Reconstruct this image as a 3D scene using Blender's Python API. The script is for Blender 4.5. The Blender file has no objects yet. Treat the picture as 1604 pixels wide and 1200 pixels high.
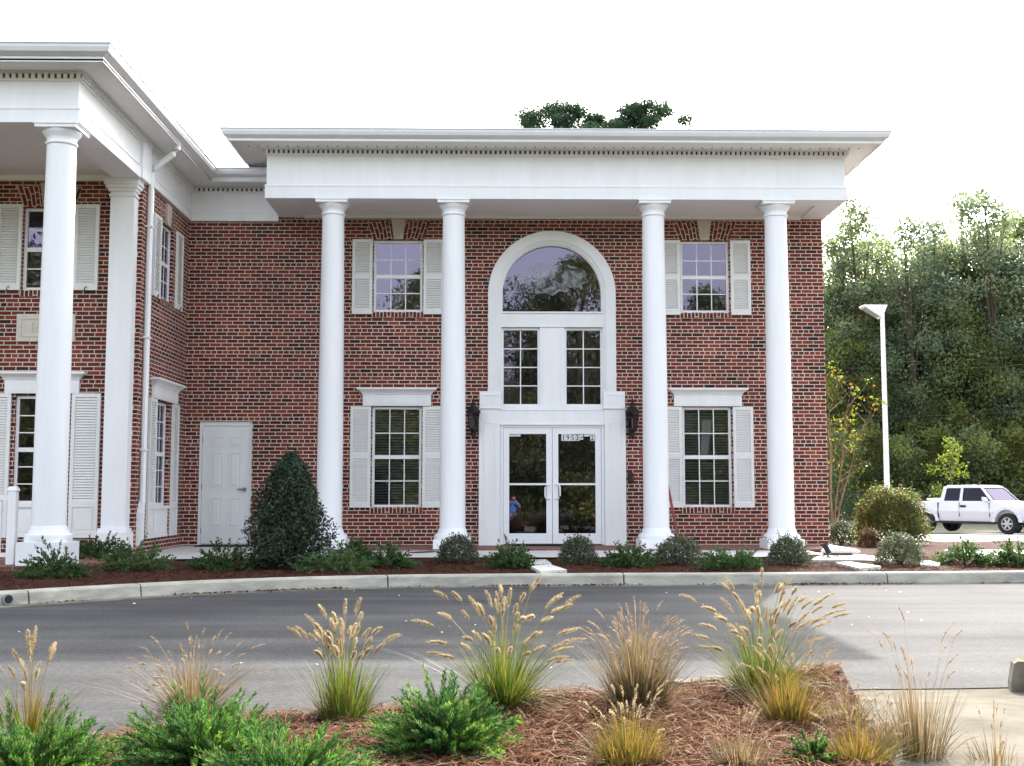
import bpy, math, random
import numpy as np
from mathutils import Matrix, Vector
random.seed(7); RNG = np.random.default_rng(7)
S = bpy.context.scene
COL = S.collection
R = math.radians
# ------------------------------------------------------------------ camera, sky, sun, exposure
YAW, PITCH, CAM = R(0.9), math.atan(172/1900), Vector((0, -22.1, .936))
FW = Vector((math.sin(YAW)*math.cos(PITCH), math.cos(YAW)*math.cos(PITCH), math.sin(PITCH)))
RT = Vector((math.cos(YAW), -math.sin(YAW), 0)); UP = RT.cross(FW)
cd = bpy.data.cameras.new('camera'); cam = bpy.data.objects.new('camera', cd); COL.objects.link(cam)
cd.sensor_width = 36; cd.lens = 36*1900/1604; cd.clip_start = .1; cd.clip_end = 2000
M = Matrix((RT, UP, -FW)).transposed().to_4x4(); M.translation = CAM
cam.matrix_world = M
S.camera = cam
SUN_AZ, SUN_EL = R(19.5), R(31)          # azimuth: to the right of straight back (+y)
W = bpy.data.worlds.new('World'); S.world = W; W.use_nodes = True
nt = W.node_tree; bg = nt.nodes['Background']
sky = nt.nodes.new('ShaderNodeTexSky'); sky.sky_type = 'NISHITA'; sky.sun_disc = False
sky.sun_elevation = SUN_EL; sky.sun_rotation = SUN_AZ
sky.air_density = 1.0; sky.dust_density = 4.0; sky.ozone_density = 1.0
hz_ = nt.nodes.new('ShaderNodeHueSaturation'); hz_.inputs['Saturation'].default_value = .42   # thin white overcast veil
nt.links.new(sky.outputs[0], hz_.inputs['Color']); nt.links.new(hz_.outputs[0], bg.inputs[0]); bg.inputs[1].default_value = .15
sl = bpy.data.lights.new('sun', 'SUN'); so = bpy.data.objects.new('sun', sl); COL.objects.link(so)
sl.energy = 2.0; sl.angle = R(.6); sl.color = (1, .94, .85)
sd = Vector((math.sin(SUN_AZ)*math.cos(SUN_EL), math.cos(SUN_AZ)*math.cos(SUN_EL), math.sin(SUN_EL)))
so.rotation_euler = sd.to_track_quat('Z', 'Y').to_euler()
S.view_settings.view_transform = 'Standard'; S.view_settings.look = 'None'
S.view_settings.exposure = 2.52; S.view_settings.gamma = 1
try:
    S.cycles.max_bounces = 8; S.cycles.transparent_max_bounces = 16
except Exception: pass

def Zp(px, py, z):                       # a photo pixel on the level z
    d = FW + RT*((px-802)/1900) - UP*((py-600)/1900)
    return CAM + d*((z-CAM.z)/d.z)
def Yp(px, py, y):                       # a photo pixel on the upright plane y
    d = FW + RT*((px-802)/1900) - UP*((py-600)/1900)
    return CAM + d*((y-CAM.y)/d.y)
# ------------------------------------------------------------------ materials
def nodes(name):
    m = bpy.data.materials.new(name); m.use_nodes = True
    t = m.node_tree; return m, t, t.nodes['Principled BSDF'], t.nodes.new, t.links.new
def ramp(t, stops):
    r = t.nodes.new('ShaderNodeValToRGB'); e = r.color_ramp.elements
    while len(e) < len(stops): e.new(.5)
    for k, (p, c) in enumerate(stops): e[k].position = p; e[k].color = (*c, 1)
    return r
def mat(name, c, rough=.6, scale=6, amt=.15, c2=None, bump=0, bscale=60, metal=0, spec=.4, stretch=None, detail=6):
    m, t, b, N, L = nodes(name)
    tc = N('ShaderNodeTexCoord'); src = tc.outputs['Object']
    if stretch:
        mp = N('ShaderNodeMapping'); mp.inputs['Scale'].default_value = stretch; L(src, mp.inputs[0]); src = mp.outputs[0]
    n = N('ShaderNodeTexNoise'); n.inputs['Scale'].default_value = scale; n.inputs['Detail'].default_value = detail
    n.inputs['Roughness'].default_value = .65; L(src, n.inputs['Vector'])
    c2 = c2 or tuple(x*(1-amt*2) for x in c)
    r = ramp(t, [(.33, c2), (.67, c)]); L(n.outputs['Fac'], r.inputs[0]); L(r.outputs[0], b.inputs['Base Color'])
    b.inputs['Roughness'].default_value = rough; b.inputs['Metallic'].default_value = metal
    b.inputs['Specular IOR Level'].default_value = spec
    if bump:
        n2 = N('ShaderNodeTexNoise'); n2.inputs['Scale'].default_value = bscale; n2.inputs['Detail'].default_value = 8; L(tc.outputs['Object'], n2.inputs['Vector'])
        bp = N('ShaderNodeBump'); bp.inputs['Strength'].default_value = 1; bp.inputs['Distance'].default_value = bump
        L(n2.outputs['Fac'], bp.inputs['Height']); L(bp.outputs[0], b.inputs['Normal'])
    return m
def brick_mat(name, stops, mortar):
    m, t, b, N, L = nodes(name)
    def mth(op, a, bb=None, cc=None):
        n = N('ShaderNodeMath'); n.operation = op
        for i, v in enumerate((a, bb, cc)):
            if v is None: continue
            if isinstance(v, (int, float)): n.inputs[i].default_value = v
            else: L(v, n.inputs[i])
        return n.outputs[0]
    uv = N('ShaderNodeUVMap'); sp = N('ShaderNodeSeparateXYZ')
    wob = N('ShaderNodeTexNoise'); wob.inputs['Scale'].default_value = 14; L(uv.outputs[0], wob.inputs['Vector'])
    w = mth('MULTIPLY', mth('SUBTRACT', wob.outputs['Fac'], .5), .006)
    L(uv.outputs[0], sp.inputs[0]); u, v = mth('ADD', sp.outputs[0], w), mth('ADD', sp.outputs[1], w)
    H = .0677
    vr = mth('DIVIDE', v, H); row = mth('FLOOR', vr); fv = mth('FRACT', vr)
    hdr = mth('COMPARE', mth('FLOORED_MODULO', row, 6), 3, .1)
    Ln = mth('SUBTRACT', .2032, mth('MULTIPLY', hdr, .1016))
    tt = mth('ADD', mth('DIVIDE', u, Ln), mth('MULTIPLY', row, .5)); tt = mth('ADD', tt, mth('MULTIPLY', hdr, .25))
    col = mth('FLOOR', tt); fu = mth('FRACT', tt)
    mv = mth('LESS_THAN', mth('MULTIPLY', fv, H), .0145); mu = mth('LESS_THAN', mth('MULTIPLY', fu, Ln), .0138)
    mm = mth('MAXIMUM', mv, mu)
    cb = N('ShaderNodeCombineXYZ'); L(col, cb.inputs[0]); L(row, cb.inputs[1])
    wn = N('ShaderNodeTexWhiteNoise'); wn.noise_dimensions = '2D'; L(cb.outputs[0], wn.inputs['Vector'])
    big = N('ShaderNodeTexNoise'); big.inputs['Scale'].default_value = .9; big.inputs['Detail'].default_value = 3; L(uv.outputs[0], big.inputs['Vector'])
    val = mth('ADD', mth('MULTIPLY', wn.outputs[0], .8), mth('MULTIPLY', mth('SUBTRACT', big.outputs['Fac'], .36), .6))
    r = ramp(t, stops); L(val, r.inputs[0])
    fine = N('ShaderNodeTexNoise'); fine.inputs['Scale'].default_value = 55; fine.inputs['Detail'].default_value = 5; L(uv.outputs[0], fine.inputs['Vector'])
    r2 = ramp(t, [(.3, (.6, .6, .6)), (.7, (1.25, 1.2, 1.2))]); L(fine.outputs['Fac'], r2.inputs[0])
    mx = N('ShaderNodeMix'); mx.data_type = 'RGBA'; mx.blend_type = 'MULTIPLY'; mx.inputs[0].default_value = 1
    L(r.outputs[0], mx.inputs[6]); L(r2.outputs[0], mx.inputs[7])
    rm = ramp(t, [(.3, tuple(x*.7 for x in mortar)), (.7, mortar)]); L(big.outputs['Fac'], rm.inputs[0])
    m2 = N('ShaderNodeMix'); m2.data_type = 'RGBA'; L(mm, m2.inputs[0]); L(mx.outputs[2], m2.inputs[6]); L(rm.outputs[0], m2.inputs[7])
    L(m2.outputs[2], b.inputs['Base Color']); b.inputs['Roughness'].default_value = .85; b.inputs['Specular IOR Level'].default_value = .25
    bp = N('ShaderNodeBump'); bp.inputs['Distance'].default_value = .004; L(mth('SUBTRACT', 1, mm), bp.inputs['Height']); L(bp.outputs[0], b.inputs['Normal'])
    return m
def glass_mat(name, tint=(.75, .8, .8), ior=2.0, wave=.0012):
    m, t, b, N, L = nodes(name); t.nodes.remove(b)
    out = t.nodes['Material Output']
    tr = N('ShaderNodeBsdfTransparent'); tr.inputs[0].default_value = (*tint, 1)
    gl = N('ShaderNodeBsdfGlossy'); gl.inputs['Roughness'].default_value = .01; gl.inputs[0].default_value = (.82, .73, 1, 1)
    fr = N('ShaderNodeFresnel'); fr.inputs[0].default_value = ior
    tc = N('ShaderNodeTexCoord'); n = N('ShaderNodeTexNoise'); n.inputs['Scale'].default_value = 1.6; n.inputs['Detail'].default_value = 1
    L(tc.outputs['Object'], n.inputs['Vector'])
    bp = N('ShaderNodeBump'); bp.inputs['Distance'].default_value = wave; L(n.outputs['Fac'], bp.inputs['Height']); L(bp.outputs[0], gl.inputs['Normal'])
    mx = N('ShaderNodeMixShader'); L(fr.outputs[0], mx.inputs[0]); L(tr.outputs[0], mx.inputs[1]); L(gl.outputs[0], mx.inputs[2])
    L(mx.outputs[0], out.inputs[0]); return m
def leaf_mat(name, cols, trans=.45, rough=.55, spec=.2, hue=.485, patch=0):
    m, t, b, N, L = nodes(name); out = t.nodes['Material Output']
    g = N('ShaderNodeNewGeometry')
    n = len(cols); r = ramp(t, [((k+.5)/n, c) for k, c in enumerate(cols)]); L(g.outputs['Random Per Island'], r.inputs[0])
    cout = r.outputs[0]
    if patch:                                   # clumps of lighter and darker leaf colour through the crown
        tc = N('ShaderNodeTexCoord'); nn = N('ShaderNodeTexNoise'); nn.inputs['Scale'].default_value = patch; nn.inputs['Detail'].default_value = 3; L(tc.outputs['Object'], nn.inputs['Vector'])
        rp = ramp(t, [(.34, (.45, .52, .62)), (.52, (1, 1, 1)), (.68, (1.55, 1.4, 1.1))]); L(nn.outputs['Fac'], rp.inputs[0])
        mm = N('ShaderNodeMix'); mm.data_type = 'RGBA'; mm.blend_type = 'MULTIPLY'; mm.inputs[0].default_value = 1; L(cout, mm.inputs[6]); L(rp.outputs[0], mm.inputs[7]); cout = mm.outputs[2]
    L(cout, b.inputs['Base Color']); b.inputs['Roughness'].default_value = rough; b.inputs['Specular IOR Level'].default_value = spec
    tl = N('ShaderNodeBsdfTranslucent'); hs = N('ShaderNodeHueSaturation'); hs.inputs['Hue'].default_value = hue; hs.inputs['Saturation'].default_value = 1.15; hs.inputs['Value'].default_value = 1.5
    L(cout, hs.inputs['Color']); L(hs.outputs[0], tl.inputs[0])
    mx = N('ShaderNodeMixShader'); mx.inputs[0].default_value = trans
    L(b.outputs[0], mx.inputs[1]); L(tl.outputs[0], mx.inputs[2]); L(mx.outputs[0], out.inputs[0]); return m

BR = [(.05, (.020, .014, .014)), (.12, (.060, .020, .016)), (.34, (.116, .025, .018)), (.66, (.178, .034, .023)), (.94, (.26, .060, .034))]
m_brick = brick_mat('brick', BR, (.70, .59, .50))
m_paver = brick_mat('paver brick', [(.1, (.12, .05, .04)), (.5, (.22, .08, .06)), (.9, (.3, .13, .1))], (.3, .24, .2))
m_white = mat('white paint', (.81, .805, .81), .5, 2.0, .0, c2=(.755, .75, .745), bump=.0006, bscale=30, stretch=(2.5, 2.5, .5))
m_col = mat('column paint', (.80, .795, .81), .5, 2.2, .0, c2=(.745, .745, .75), bump=.0008, bscale=25, stretch=(3, 3, .35))
m_trim = mat('trim paint', (.78, .775, .765), .5, 2.5, .04)
m_shut = mat('shutter paint', (.76, .75, .725), .5, 9, .04)
m_gutter = mat('gutter aluminium', (.74, .74, .76), .35, 3, .04)
m_soffit = mat('soffit board', (.82, .80, .77), .6, 5, .04, stretch=(1, 12, 1))
m_vent_shade = mat('soffit vent and gap shade', (.08, .075, .07), .8)  # soffit vents; also the painted shade between dentils
m_stone = mat('cast stone', (.56, .49, .40), .85, 12, .12, bump=.001)
m_plaque = mat('plaque stone', (.62, .58, .50), .8, 9, .08)
m_door = mat('door paint', (.70, .70, .69), .45, 3, .03)
m_alu = mat('white aluminium', (.80, .80, .82), .3, 4, .02)
m_steel = mat('brushed steel', (.28, .28, .29), .3, 20, .1, metal=1)
m_black = mat('black iron', (.012, .012, .013), .45, 20, .2)
m_matm = mat('rubber mat', (.015, .015, .017), .9, 40, .3)
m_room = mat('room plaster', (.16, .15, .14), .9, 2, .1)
m_blind = mat('blind slat', (.30, .29, .26), .6, 4, .05)
m_curtain = mat('pale curtain', (.5, .5, .48), .8, 4, .1)
m_glass = glass_mat('window glass', ior=1.9)
m_gdark = glass_mat('door glass', (.35, .37, .36), ior=1.9, wave=.0006)
m_lglass = glass_mat('lantern glass', (.5, .48, .42), ior=1.5)
m_roof = mat('roof shingle', (.05, .055, .055), .9, 20, .25, bump=.004)
m_asph = None
m_conc = mat('concrete walk', (.56, .545, .51), .85, 3.5, .1, bump=.0015)
m_kerb = mat('kerb concrete', (.46, .435, .36), .9, 2.6, .0, c2=(.25, .24, .21), bump=.003, stretch=(1, 1, 3))
m_kerb2 = mat('stained kerb concrete', (.27, .25, .20), .95, 3.5, .0, c2=(.075, .068, .045), bump=.004, spec=.05)
m_ramp = mat('ramp concrete', (.195, .178, .145), .95, 2.6, .0, c2=(.120, .110, .090), spec=0, bump=.002)
m_slab = mat('pale slab', (.62, .60, .55), .85, 5, .08, bump=.001)
m_lot = mat('lot paving', (.33, .325, .31), .9, 1.2, .1, bump=.002)
m_grass = mat('ground turf', (.09, .085, .045), .95, 1.5, .0, c2=(.05, .055, .025), bump=.02, bscale=18)
m_mulch = mat('pine straw mulch', (.060, .024, .014), .95, 22, .0, c2=(.020, .009, .006), spec=.05, bump=.03, bscale=45)
m_mulch2 = mat('dark mulch', (.085, .036, .025), .95, 18, .0, c2=(.028, .015, .011), spec=.05, bump=.03, bscale=40)
m_yellow = mat('yellow plastic', (.62, .33, .02), .5)
m_red = mat('red fibreglass', (.28, .045, .035), .45, 9, .1)
m_label = mat('white label', (.82, .82, .82), .5)
m_ink = mat('black ink', (.012, .012, .012), .5)
m_greyink = mat('grey ink', (.25, .25, .27), .5)
m_truck = mat('white car paint', (.66, .655, .68), .28, 1.5, .02, spec=.4)
m_tyre = mat('tyre rubber', (.018, .018, .019), .8, 30, .2)
m_rim = mat('alloy rim', (.5, .5, .52), .3, 10, .05, metal=.8)
m_cglass = glass_mat('car glass', (.06, .07, .075), ior=1.42, wave=0)
m_plastic = mat('dark plastic', (.02, .02, .022), .5)
m_bark = mat('bark', (.12, .085, .06), .95, 14, .3, bump=.01, stretch=(1, 1, .2))
m_pale_bark = mat('pale bark', (.34, .23, .15), .85, 8, .2, stretch=(1, 1, .3))
m_wire = mat('wire', (.10, .10, .10), .8, spec=.05)
m_galv = mat('galvanised steel', (.35, .36, .36), .45, 15, .1, metal=.6)
m_skin = mat('skin', (.50, .30, .22), .55, 20, .05)
m_shirt = mat('blue cotton', (.10, .25, .62), .85, 25, .1)
m_trous = mat('lavender cotton', (.30, .26, .37), .9, 25, .1)
m_hair = mat('brown hair', (.05, .03, .02), .6, 30, .3)
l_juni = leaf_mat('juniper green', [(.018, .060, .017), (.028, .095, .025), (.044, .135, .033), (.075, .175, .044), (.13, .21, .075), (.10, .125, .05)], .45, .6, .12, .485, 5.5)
l_low = leaf_mat('low juniper', [(.028, .055, .022), (.050, .095, .034), (.085, .145, .050)], .35)
l_lowp = leaf_mat('pale juniper', [(.045, .080, .034), (.075, .125, .050), (.115, .175, .066)], .35)
l_holly = leaf_mat('holly leaf', [(.010, .022, .011), (.018, .036, .018), (.032, .056, .028)], .25, .45, .3)
l_round = leaf_mat('shrub leaf', [(.030, .045, .024), (.052, .072, .038), (.085, .105, .058), (.13, .14, .09)], .35)
l_big = leaf_mat('clipped shrub leaf', [(.040, .060, .018), (.065, .095, .026), (.10, .13, .034), (.15, .17, .055), (.10, .06, .032)], .5)
l_red = leaf_mat('reddish shrub leaf', [(.06, .04, .02), (.10, .05, .03), (.08, .07, .03)], .4)
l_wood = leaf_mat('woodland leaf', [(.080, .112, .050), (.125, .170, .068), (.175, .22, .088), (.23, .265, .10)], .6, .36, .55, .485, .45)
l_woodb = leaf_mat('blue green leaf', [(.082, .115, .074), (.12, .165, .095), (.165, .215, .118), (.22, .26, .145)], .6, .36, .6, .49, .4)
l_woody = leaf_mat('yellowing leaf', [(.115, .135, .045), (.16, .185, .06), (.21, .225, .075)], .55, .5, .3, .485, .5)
l_pine = leaf_mat('pine needle', [(.022, .05, .028), (.036, .072, .036), (.055, .095, .045)], .3)
l_young = leaf_mat('young leaf', [(.065, .105, .022), (.10, .145, .030), (.15, .175, .04)], .55)
l_autumn = leaf_mat('autumn leaf', [(.07, .11, .02), (.10, .14, .03), (.13, .15, .03), (.12, .14, .03), (.15, .085, .03)], .5)
l_blade = leaf_mat('grass blade', [(.030, .060, .012), (.055, .09, .018), (.085, .115, .028), (.16, .14, .05)], .45)
l_dryblade = leaf_mat('dry grass blade', [(.085, .068, .038), (.135, .105, .062), (.20, .155, .095), (.11, .10, .04)], .45)
l_olive = leaf_mat('olive grass blade', [(.060, .065, .014), (.10, .09, .02), (.15, .115, .035), (.18, .12, .055)], .45)
l_plume = leaf_mat('grass plume', [(.24, .185, .11), (.33, .27, .17), (.42, .36, .25)], .45, .8, .05, .5)
l_plumer = leaf_mat('reddish grass plume', [(.20, .145, .10), (.28, .21, .145), (.34, .275, .20)], .45, .8, .05, .5)
l_straw = leaf_mat('pine straw', [(.085, .036, .019), (.145, .068, .038), (.20, .112, .070), (.30, .205, .145), (.042, .019, .012), (.18, .092, .050)], .05, .95, 0)
l_litter = leaf_mat('leaf litter', [(.065, .028, .017), (.11, .055, .034), (.035, .017, .011)], .05, .95, 0)

# ------------------------------------------------------------------ mesh builders
class MB:
    def __init__(s): s.v = []; s.f = []; s.uv = []
    def poly(s, pts, uvs=None):
        i = len(s.v); s.v += [tuple(p) for p in pts]; s.f.append(tuple(range(i, i+len(pts)))); s.uv += list(uvs) if uvs else [(0, 0)]*len(pts)
    def box(s, x0, x1, y0, y1, z0, z1):
        a = [(x0, y0, z0), (x1, y0, z0), (x1, y1, z0), (x0, y1, z0), (x0, y0, z1), (x1, y0, z1), (x1, y1, z1), (x0, y1, z1)]
        i = len(s.v); s.v += a
        for q in ((0, 3, 2, 1), (4, 5, 6, 7), (0, 1, 5, 4), (1, 2, 6, 5), (2, 3, 7, 6), (3, 0, 4, 7)):
            s.f.append(tuple(i+k for k in q))
            for k in q:
                p = a[k]; s.uv.append((p[0]+p[1], p[2]) if q not in ((0, 3, 2, 1), (4, 5, 6, 7)) else (p[0], p[1]))
        return s
    def hexa(s, b, t):                    # two rings of equal length -> closed prism
        n = len(b); i = len(s.v); s.v += [tuple(p) for p in b]+[tuple(p) for p in t]
        s.f.append(tuple(i+k for k in reversed(range(n)))); s.f.append(tuple(i+n+k for k in range(n)))
        for k in range(n): s.f.append((i+k, i+(k+1) % n, i+n+(k+1) % n, i+n+k))
        s.uv += [(0, 0)]*(2*n+4*n); return s
    def lathe(s, prof, c=(0, 0), n=32, rot=0, flat=False):
        i = len(s.v); m = len(prof)
        for r, z in prof:
            for k in range(n):
                a = 2*math.pi*k/n+rot; s.v.append((c[0]+r*math.cos(a), c[1]+r*math.sin(a), z))
        for j in range(m-1):
            for k in range(n):
                s.f.append((i+j*n+k, i+j*n+(k+1) % n, i+(j+1)*n+(k+1) % n, i+(j+1)*n+k)); s.uv += [(0, 0)]*4
        s.f.append(tuple(i+k for k in reversed(range(n)))); s.f.append(tuple(i+(m-1)*n+k for k in range(n))); s.uv += [(0, 0)]*2*n
        return s
    def tube(s, pts, rad, n=8):
        pts = [Vector(p) for p in pts]; rad = rad if isinstance(rad, (list, tuple)) else [rad]*len(pts)
        i = len(s.v)
        for k, p in enumerate(pts):
            d = (pts[min(k+1, len(pts)-1)]-pts[max(k-1, 0)]).normalized()
            a = d.cross(Vector((0, 0, 1)) if abs(d.z) < .95 else Vector((1, 0, 0))).normalized(); b = d.cross(a)
            for q in range(n):
                t = 2*math.pi*q/n+math.pi/n; s.v.append(tuple(p+(a*math.cos(t)+b*math.sin(t))*rad[k]))
        for k in range(len(pts)-1):
            for q in range(n):
                s.f.append((i+k*n+q, i+k*n+(q+1) % n, i+(k+1)*n+(q+1) % n, i+(k+1)*n+q)); s.uv += [(0, 0)]*4
        e = i+(len(pts)-1)*n
        s.f.append(tuple(i+q for q in reversed(range(n)))); s.f.append(tuple(e+q for q in range(n))); s.uv += [(0, 0)]*2*n
        return s
    def sweep(s, path, prof, closed=False):   # prof (out, z) carried along a level path; out = to the right of travel, mitred
        P = [Vector((p[0], p[1])) for p in path]; n = len(P); m = len(prof); i = len(s.v)
        for k in range(n):
            a = (P[k]-P[k-1]).normalized() if k > 0 else None; b = (P[k+1]-P[k]).normalized() if k < n-1 else None
            a = a or b; b = b or a
            na, nb = Vector((a.y, -a.x)), Vector((b.y, -b.x)); h = (na+nb).normalized(); h = h/max(.3, h.dot(na))
            for o, z in prof: s.v.append((P[k].x+h.x*o, P[k].y+h.y*o, z))
        for k in range(n-1):
            for q in range(m):
                s.f.append((i+k*m+q, i+k*m+(q+1) % m, i+(k+1)*m+(q+1) % m, i+(k+1)*m+q)); s.uv += [(0, 0)]*4
        s.f.append(tuple(i+q for q in range(m))); s.f.append(tuple(i+(n-1)*m+q for q in reversed(range(m)))); s.uv += [(0, 0)]*2*m
        return s
    def build(s, name, m, parent=None, loc=(0, 0, 0), rz=0, smooth=False, bevel=0):
        me = bpy.data.meshes.new(name); me.from_pydata(s.v, [], s.f)
        ul = me.uv_layers.new(name='UVMap'); ul.data.foreach_set('uv', np.array(s.uv, dtype=np.float32).ravel())
        me.materials.append(m); me.validate()
        o = bpy.data.objects.new(name, me); COL.objects.link(o)
        if parent: o.parent = parent
        o.location = loc; o.rotation_euler = (0, 0, rz)
        if smooth:
            me.shade_smooth()
            try: me.set_sharp_from_angle(angle=R(40))
            except Exception: pass
        if bevel:
            b = o.modifiers.new('bevel', 'BEVEL'); b.width = bevel; b.segments = 2; b.limit_method = 'ANGLE'
        return o
def arrmesh(name, V, F, m, parent=None, loc=(0, 0, 0), smooth=False):
    V = np.asarray(V, np.float32).reshape(-1, 3); F = np.asarray(F, np.int32); n, k = F.shape
    me = bpy.data.meshes.new(name); me.vertices.add(len(V)); me.vertices.foreach_set('co', V.ravel())
    me.loops.add(n*k); me.loops.foreach_set('vertex_index', F.ravel())
    me.polygons.add(n); me.polygons.foreach_set('loop_start', np.arange(n, dtype=np.int32)*k)
    me.update(calc_edges=True); me.validate(); me.materials.append(m)
    if smooth: me.shade_smooth()
    o = bpy.data.objects.new(name, me); COL.objects.link(o)
    if parent: o.parent = parent
    o.location = loc; return o
def tag(o, label=None, cat=None, group=None, kind=None):
    for k, v in (('label', label), ('category', cat), ('group', group), ('kind', kind)):
        if v: o[k] = v
    return o
def empty(name, loc, label, cat, group=None, rz=0):
    o = bpy.data.objects.new(name, None); COL.objects.link(o); o.location = loc; o.rotation_euler = (0, 0, rz); o.empty_display_size = .2
    return tag(o, label, cat, group)
def structure(o): o['kind'] = 'structure'; return o
def copy_tree(o, parent=None):
    c = o.copy(); COL.objects.link(c)
    if parent: c.parent = parent
    for ch in list(o.children): copy_tree(ch, c)
    return c

# ------------------------------------------------------------------ ground, road, kerbs, beds
def smooth(x, a, b): t = np.clip((x-a)/(b-a), 0, 1); return t*t*(3-2*t)
GY = [-500, -21.5, -18.6, -17.6, -15, -7, -3, 0, 8, 20, 60, 500]
GZ = [-.80, -.78, -.42, -.32, -.29, -.26, -.22, -.22, -.38, -.58, -.6, -.6]
def gz(y): return np.interp(y, GY, GZ)
def grid_sheet(name, xs, yfun, ny, zfun, m, parent=None):
    V = []; F = []
    for x in xs:
        y0, y1 = yfun(x)
        for j in range(ny): y = y0+(y1-y0)*j/(ny-1); V.append((x, y, zfun(x, y)))
    for i in range(len(xs)-1):
        for j in range(ny-1): a = i*ny+j; F.append((a, a+ny, a+ny+1, a+1))
    return arrmesh(name, V, F, m, parent, smooth=True)
gys = sorted(set(list(GY)+list(np.linspace(-22, 30, 53))))
V = []; F = []; gxs = [-500, -60, -20, -10, 0, 10, 20, 60, 500]
for x in gxs:
    for y in gys: V.append((x, y, gz(y)))
for i in range(len(gxs)-1):
    for j in range(len(gys)-1): a = i*len(gys)+j; F.append((a, a+len(gys), a+len(gys)+1, a+1))
structure(arrmesh('ground', V, F, m_grass, smooth=True))
# far kerb line: face towards the road
KX = [-9.5, -7.5, -6.2, -4.95, -4.44, -3.83, -2.77, -1.26, 1.0, 3.68, 4.92, 6.73, 9, 14, 24]
KY = [-16.5, -12.7, -11.0, -9.69, -9.12, -8.55, -7.82, -7.25, -7.02, -6.93, -6.82, -6.66, -6.5, -6.3, -6.0]
def ykerb(x): return np.interp(x, KX, KY)
kxs = np.concatenate([np.linspace(-9.5, -5, 10), np.linspace(-4.8, 8, 40), np.linspace(9, 24, 8)])
# smooth the polyline a little
kys = np.array([np.mean([ykerb(x+d) for d in np.linspace(-.8, .8, 9)]) for x in kxs])
def yk(x): return float(np.interp(x, kxs, kys))
# near edge of the road
NX = [-12, -2.2, -1.65, -1.08, -.55, .43, 1.05, 1.75, 2.05, 2.95, 3.5, 6, 24]
NY = [-19.2, -16.95, -16.72, -16.20, -15.92, -15.58, -15.25, -14.85, -14.66, -14.62, -14.55, -14.3, -14.0]
def yn(x): return float(np.interp(x, NX, NY))
m, t, b, N, L = nodes('asphalt')
tc = N('ShaderNodeTexCoord'); mp = N('ShaderNodeMapping'); mp.inputs['Scale'].default_value = (.16, 1.5, 1); L(tc.outputs['Object'], mp.inputs[0])
n1 = N('ShaderNodeTexNoise'); n1.inputs['Scale'].default_value = 1.5; n1.inputs['Detail'].default_value = 5; L(mp.outputs[0], n1.inputs['Vector'])
n2 = N('ShaderNodeTexNoise'); n2.inputs['Scale'].default_value = 38; n2.inputs['Detail'].default_value = 4; L(tc.outputs['Object'], n2.inputs['Vector'])
n3 = N('ShaderNodeTexNoise'); n3.inputs['Scale'].default_value = .8; n3.inputs['Detail'].default_value = 6; L(tc.outputs['Object'], n3.inputs['Vector'])
r1 = ramp(t, [(.3, (.050, .050, .051)), (.55, (.067, .067, .068)), (.75, (.090, .089, .089))]); L(n1.outputs['Fac'], r1.inputs[0])
r2 = ramp(t, [(.30, (.72, .72, .72)), (.70, (1.25, 1.25, 1.25))]); L(n2.outputs['Fac'], r2.inputs[0])
r3 = ramp(t, [(.3, (.78, .78, .79)), (.7, (1.16, 1.16, 1.14))]); L(n3.outputs['Fac'], r3.inputs[0])
x1 = N('ShaderNodeMix'); x1.data_type = 'RGBA'; x1.blend_type = 'MULTIPLY'; x1.inputs[0].default_value = 1; L(r1.outputs[0], x1.inputs[6]); L(r2.outputs[0], x1.inputs[7])
x2 = N('ShaderNodeMix'); x2.data_type = 'RGBA'; x2.blend_type = 'MULTIPLY'; x2.inputs[0].default_value = 1; L(x1.outputs[2], x2.inputs[6]); L(r3.outputs[0], x2.inputs[7])
vo = N('ShaderNodeTexNoise'); vo.inputs['Scale'].default_value = .45; vo.inputs['Detail'].default_value = 9; vo.inputs['Roughness'].default_value = .72; L(tc.outputs['Object'], vo.inputs['Vector'])
rs_ = ramp(t, [(.60, (1, 1, 1)), (.70, (.74, .73, .72))]); L(vo.outputs['Fac'], rs_.inputs[0])
x3 = N('ShaderNodeMix'); x3.data_type = 'RGBA'; x3.blend_type = 'MULTIPLY'; x3.inputs[0].default_value = 1; L(x2.outputs[2], x3.inputs[6]); L(rs_.outputs[0], x3.inputs[7])
L(x3.outputs[2], b.inputs['Base Color']); b.inputs['Roughness'].default_value = .9; b.inputs['Specular IOR Level'].default_value = .06
bp = N('ShaderNodeBump'); bp.inputs['Distance'].default_value = .004; L(n2.outputs['Fac'], bp.inputs['Height']); L(bp.outputs[0], b.inputs['Normal'])
m_asph = m
def zroad(x, y): return -.2 - .03*np.clip((-7-y)/8, 0, 1)
structure(grid_sheet('road', np.linspace(-12, 26, 60), lambda x: (yn(x)-.12, (yk(x) if x > -9.5 else -16.5)+.05), 9, zroad, m_asph))
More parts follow.
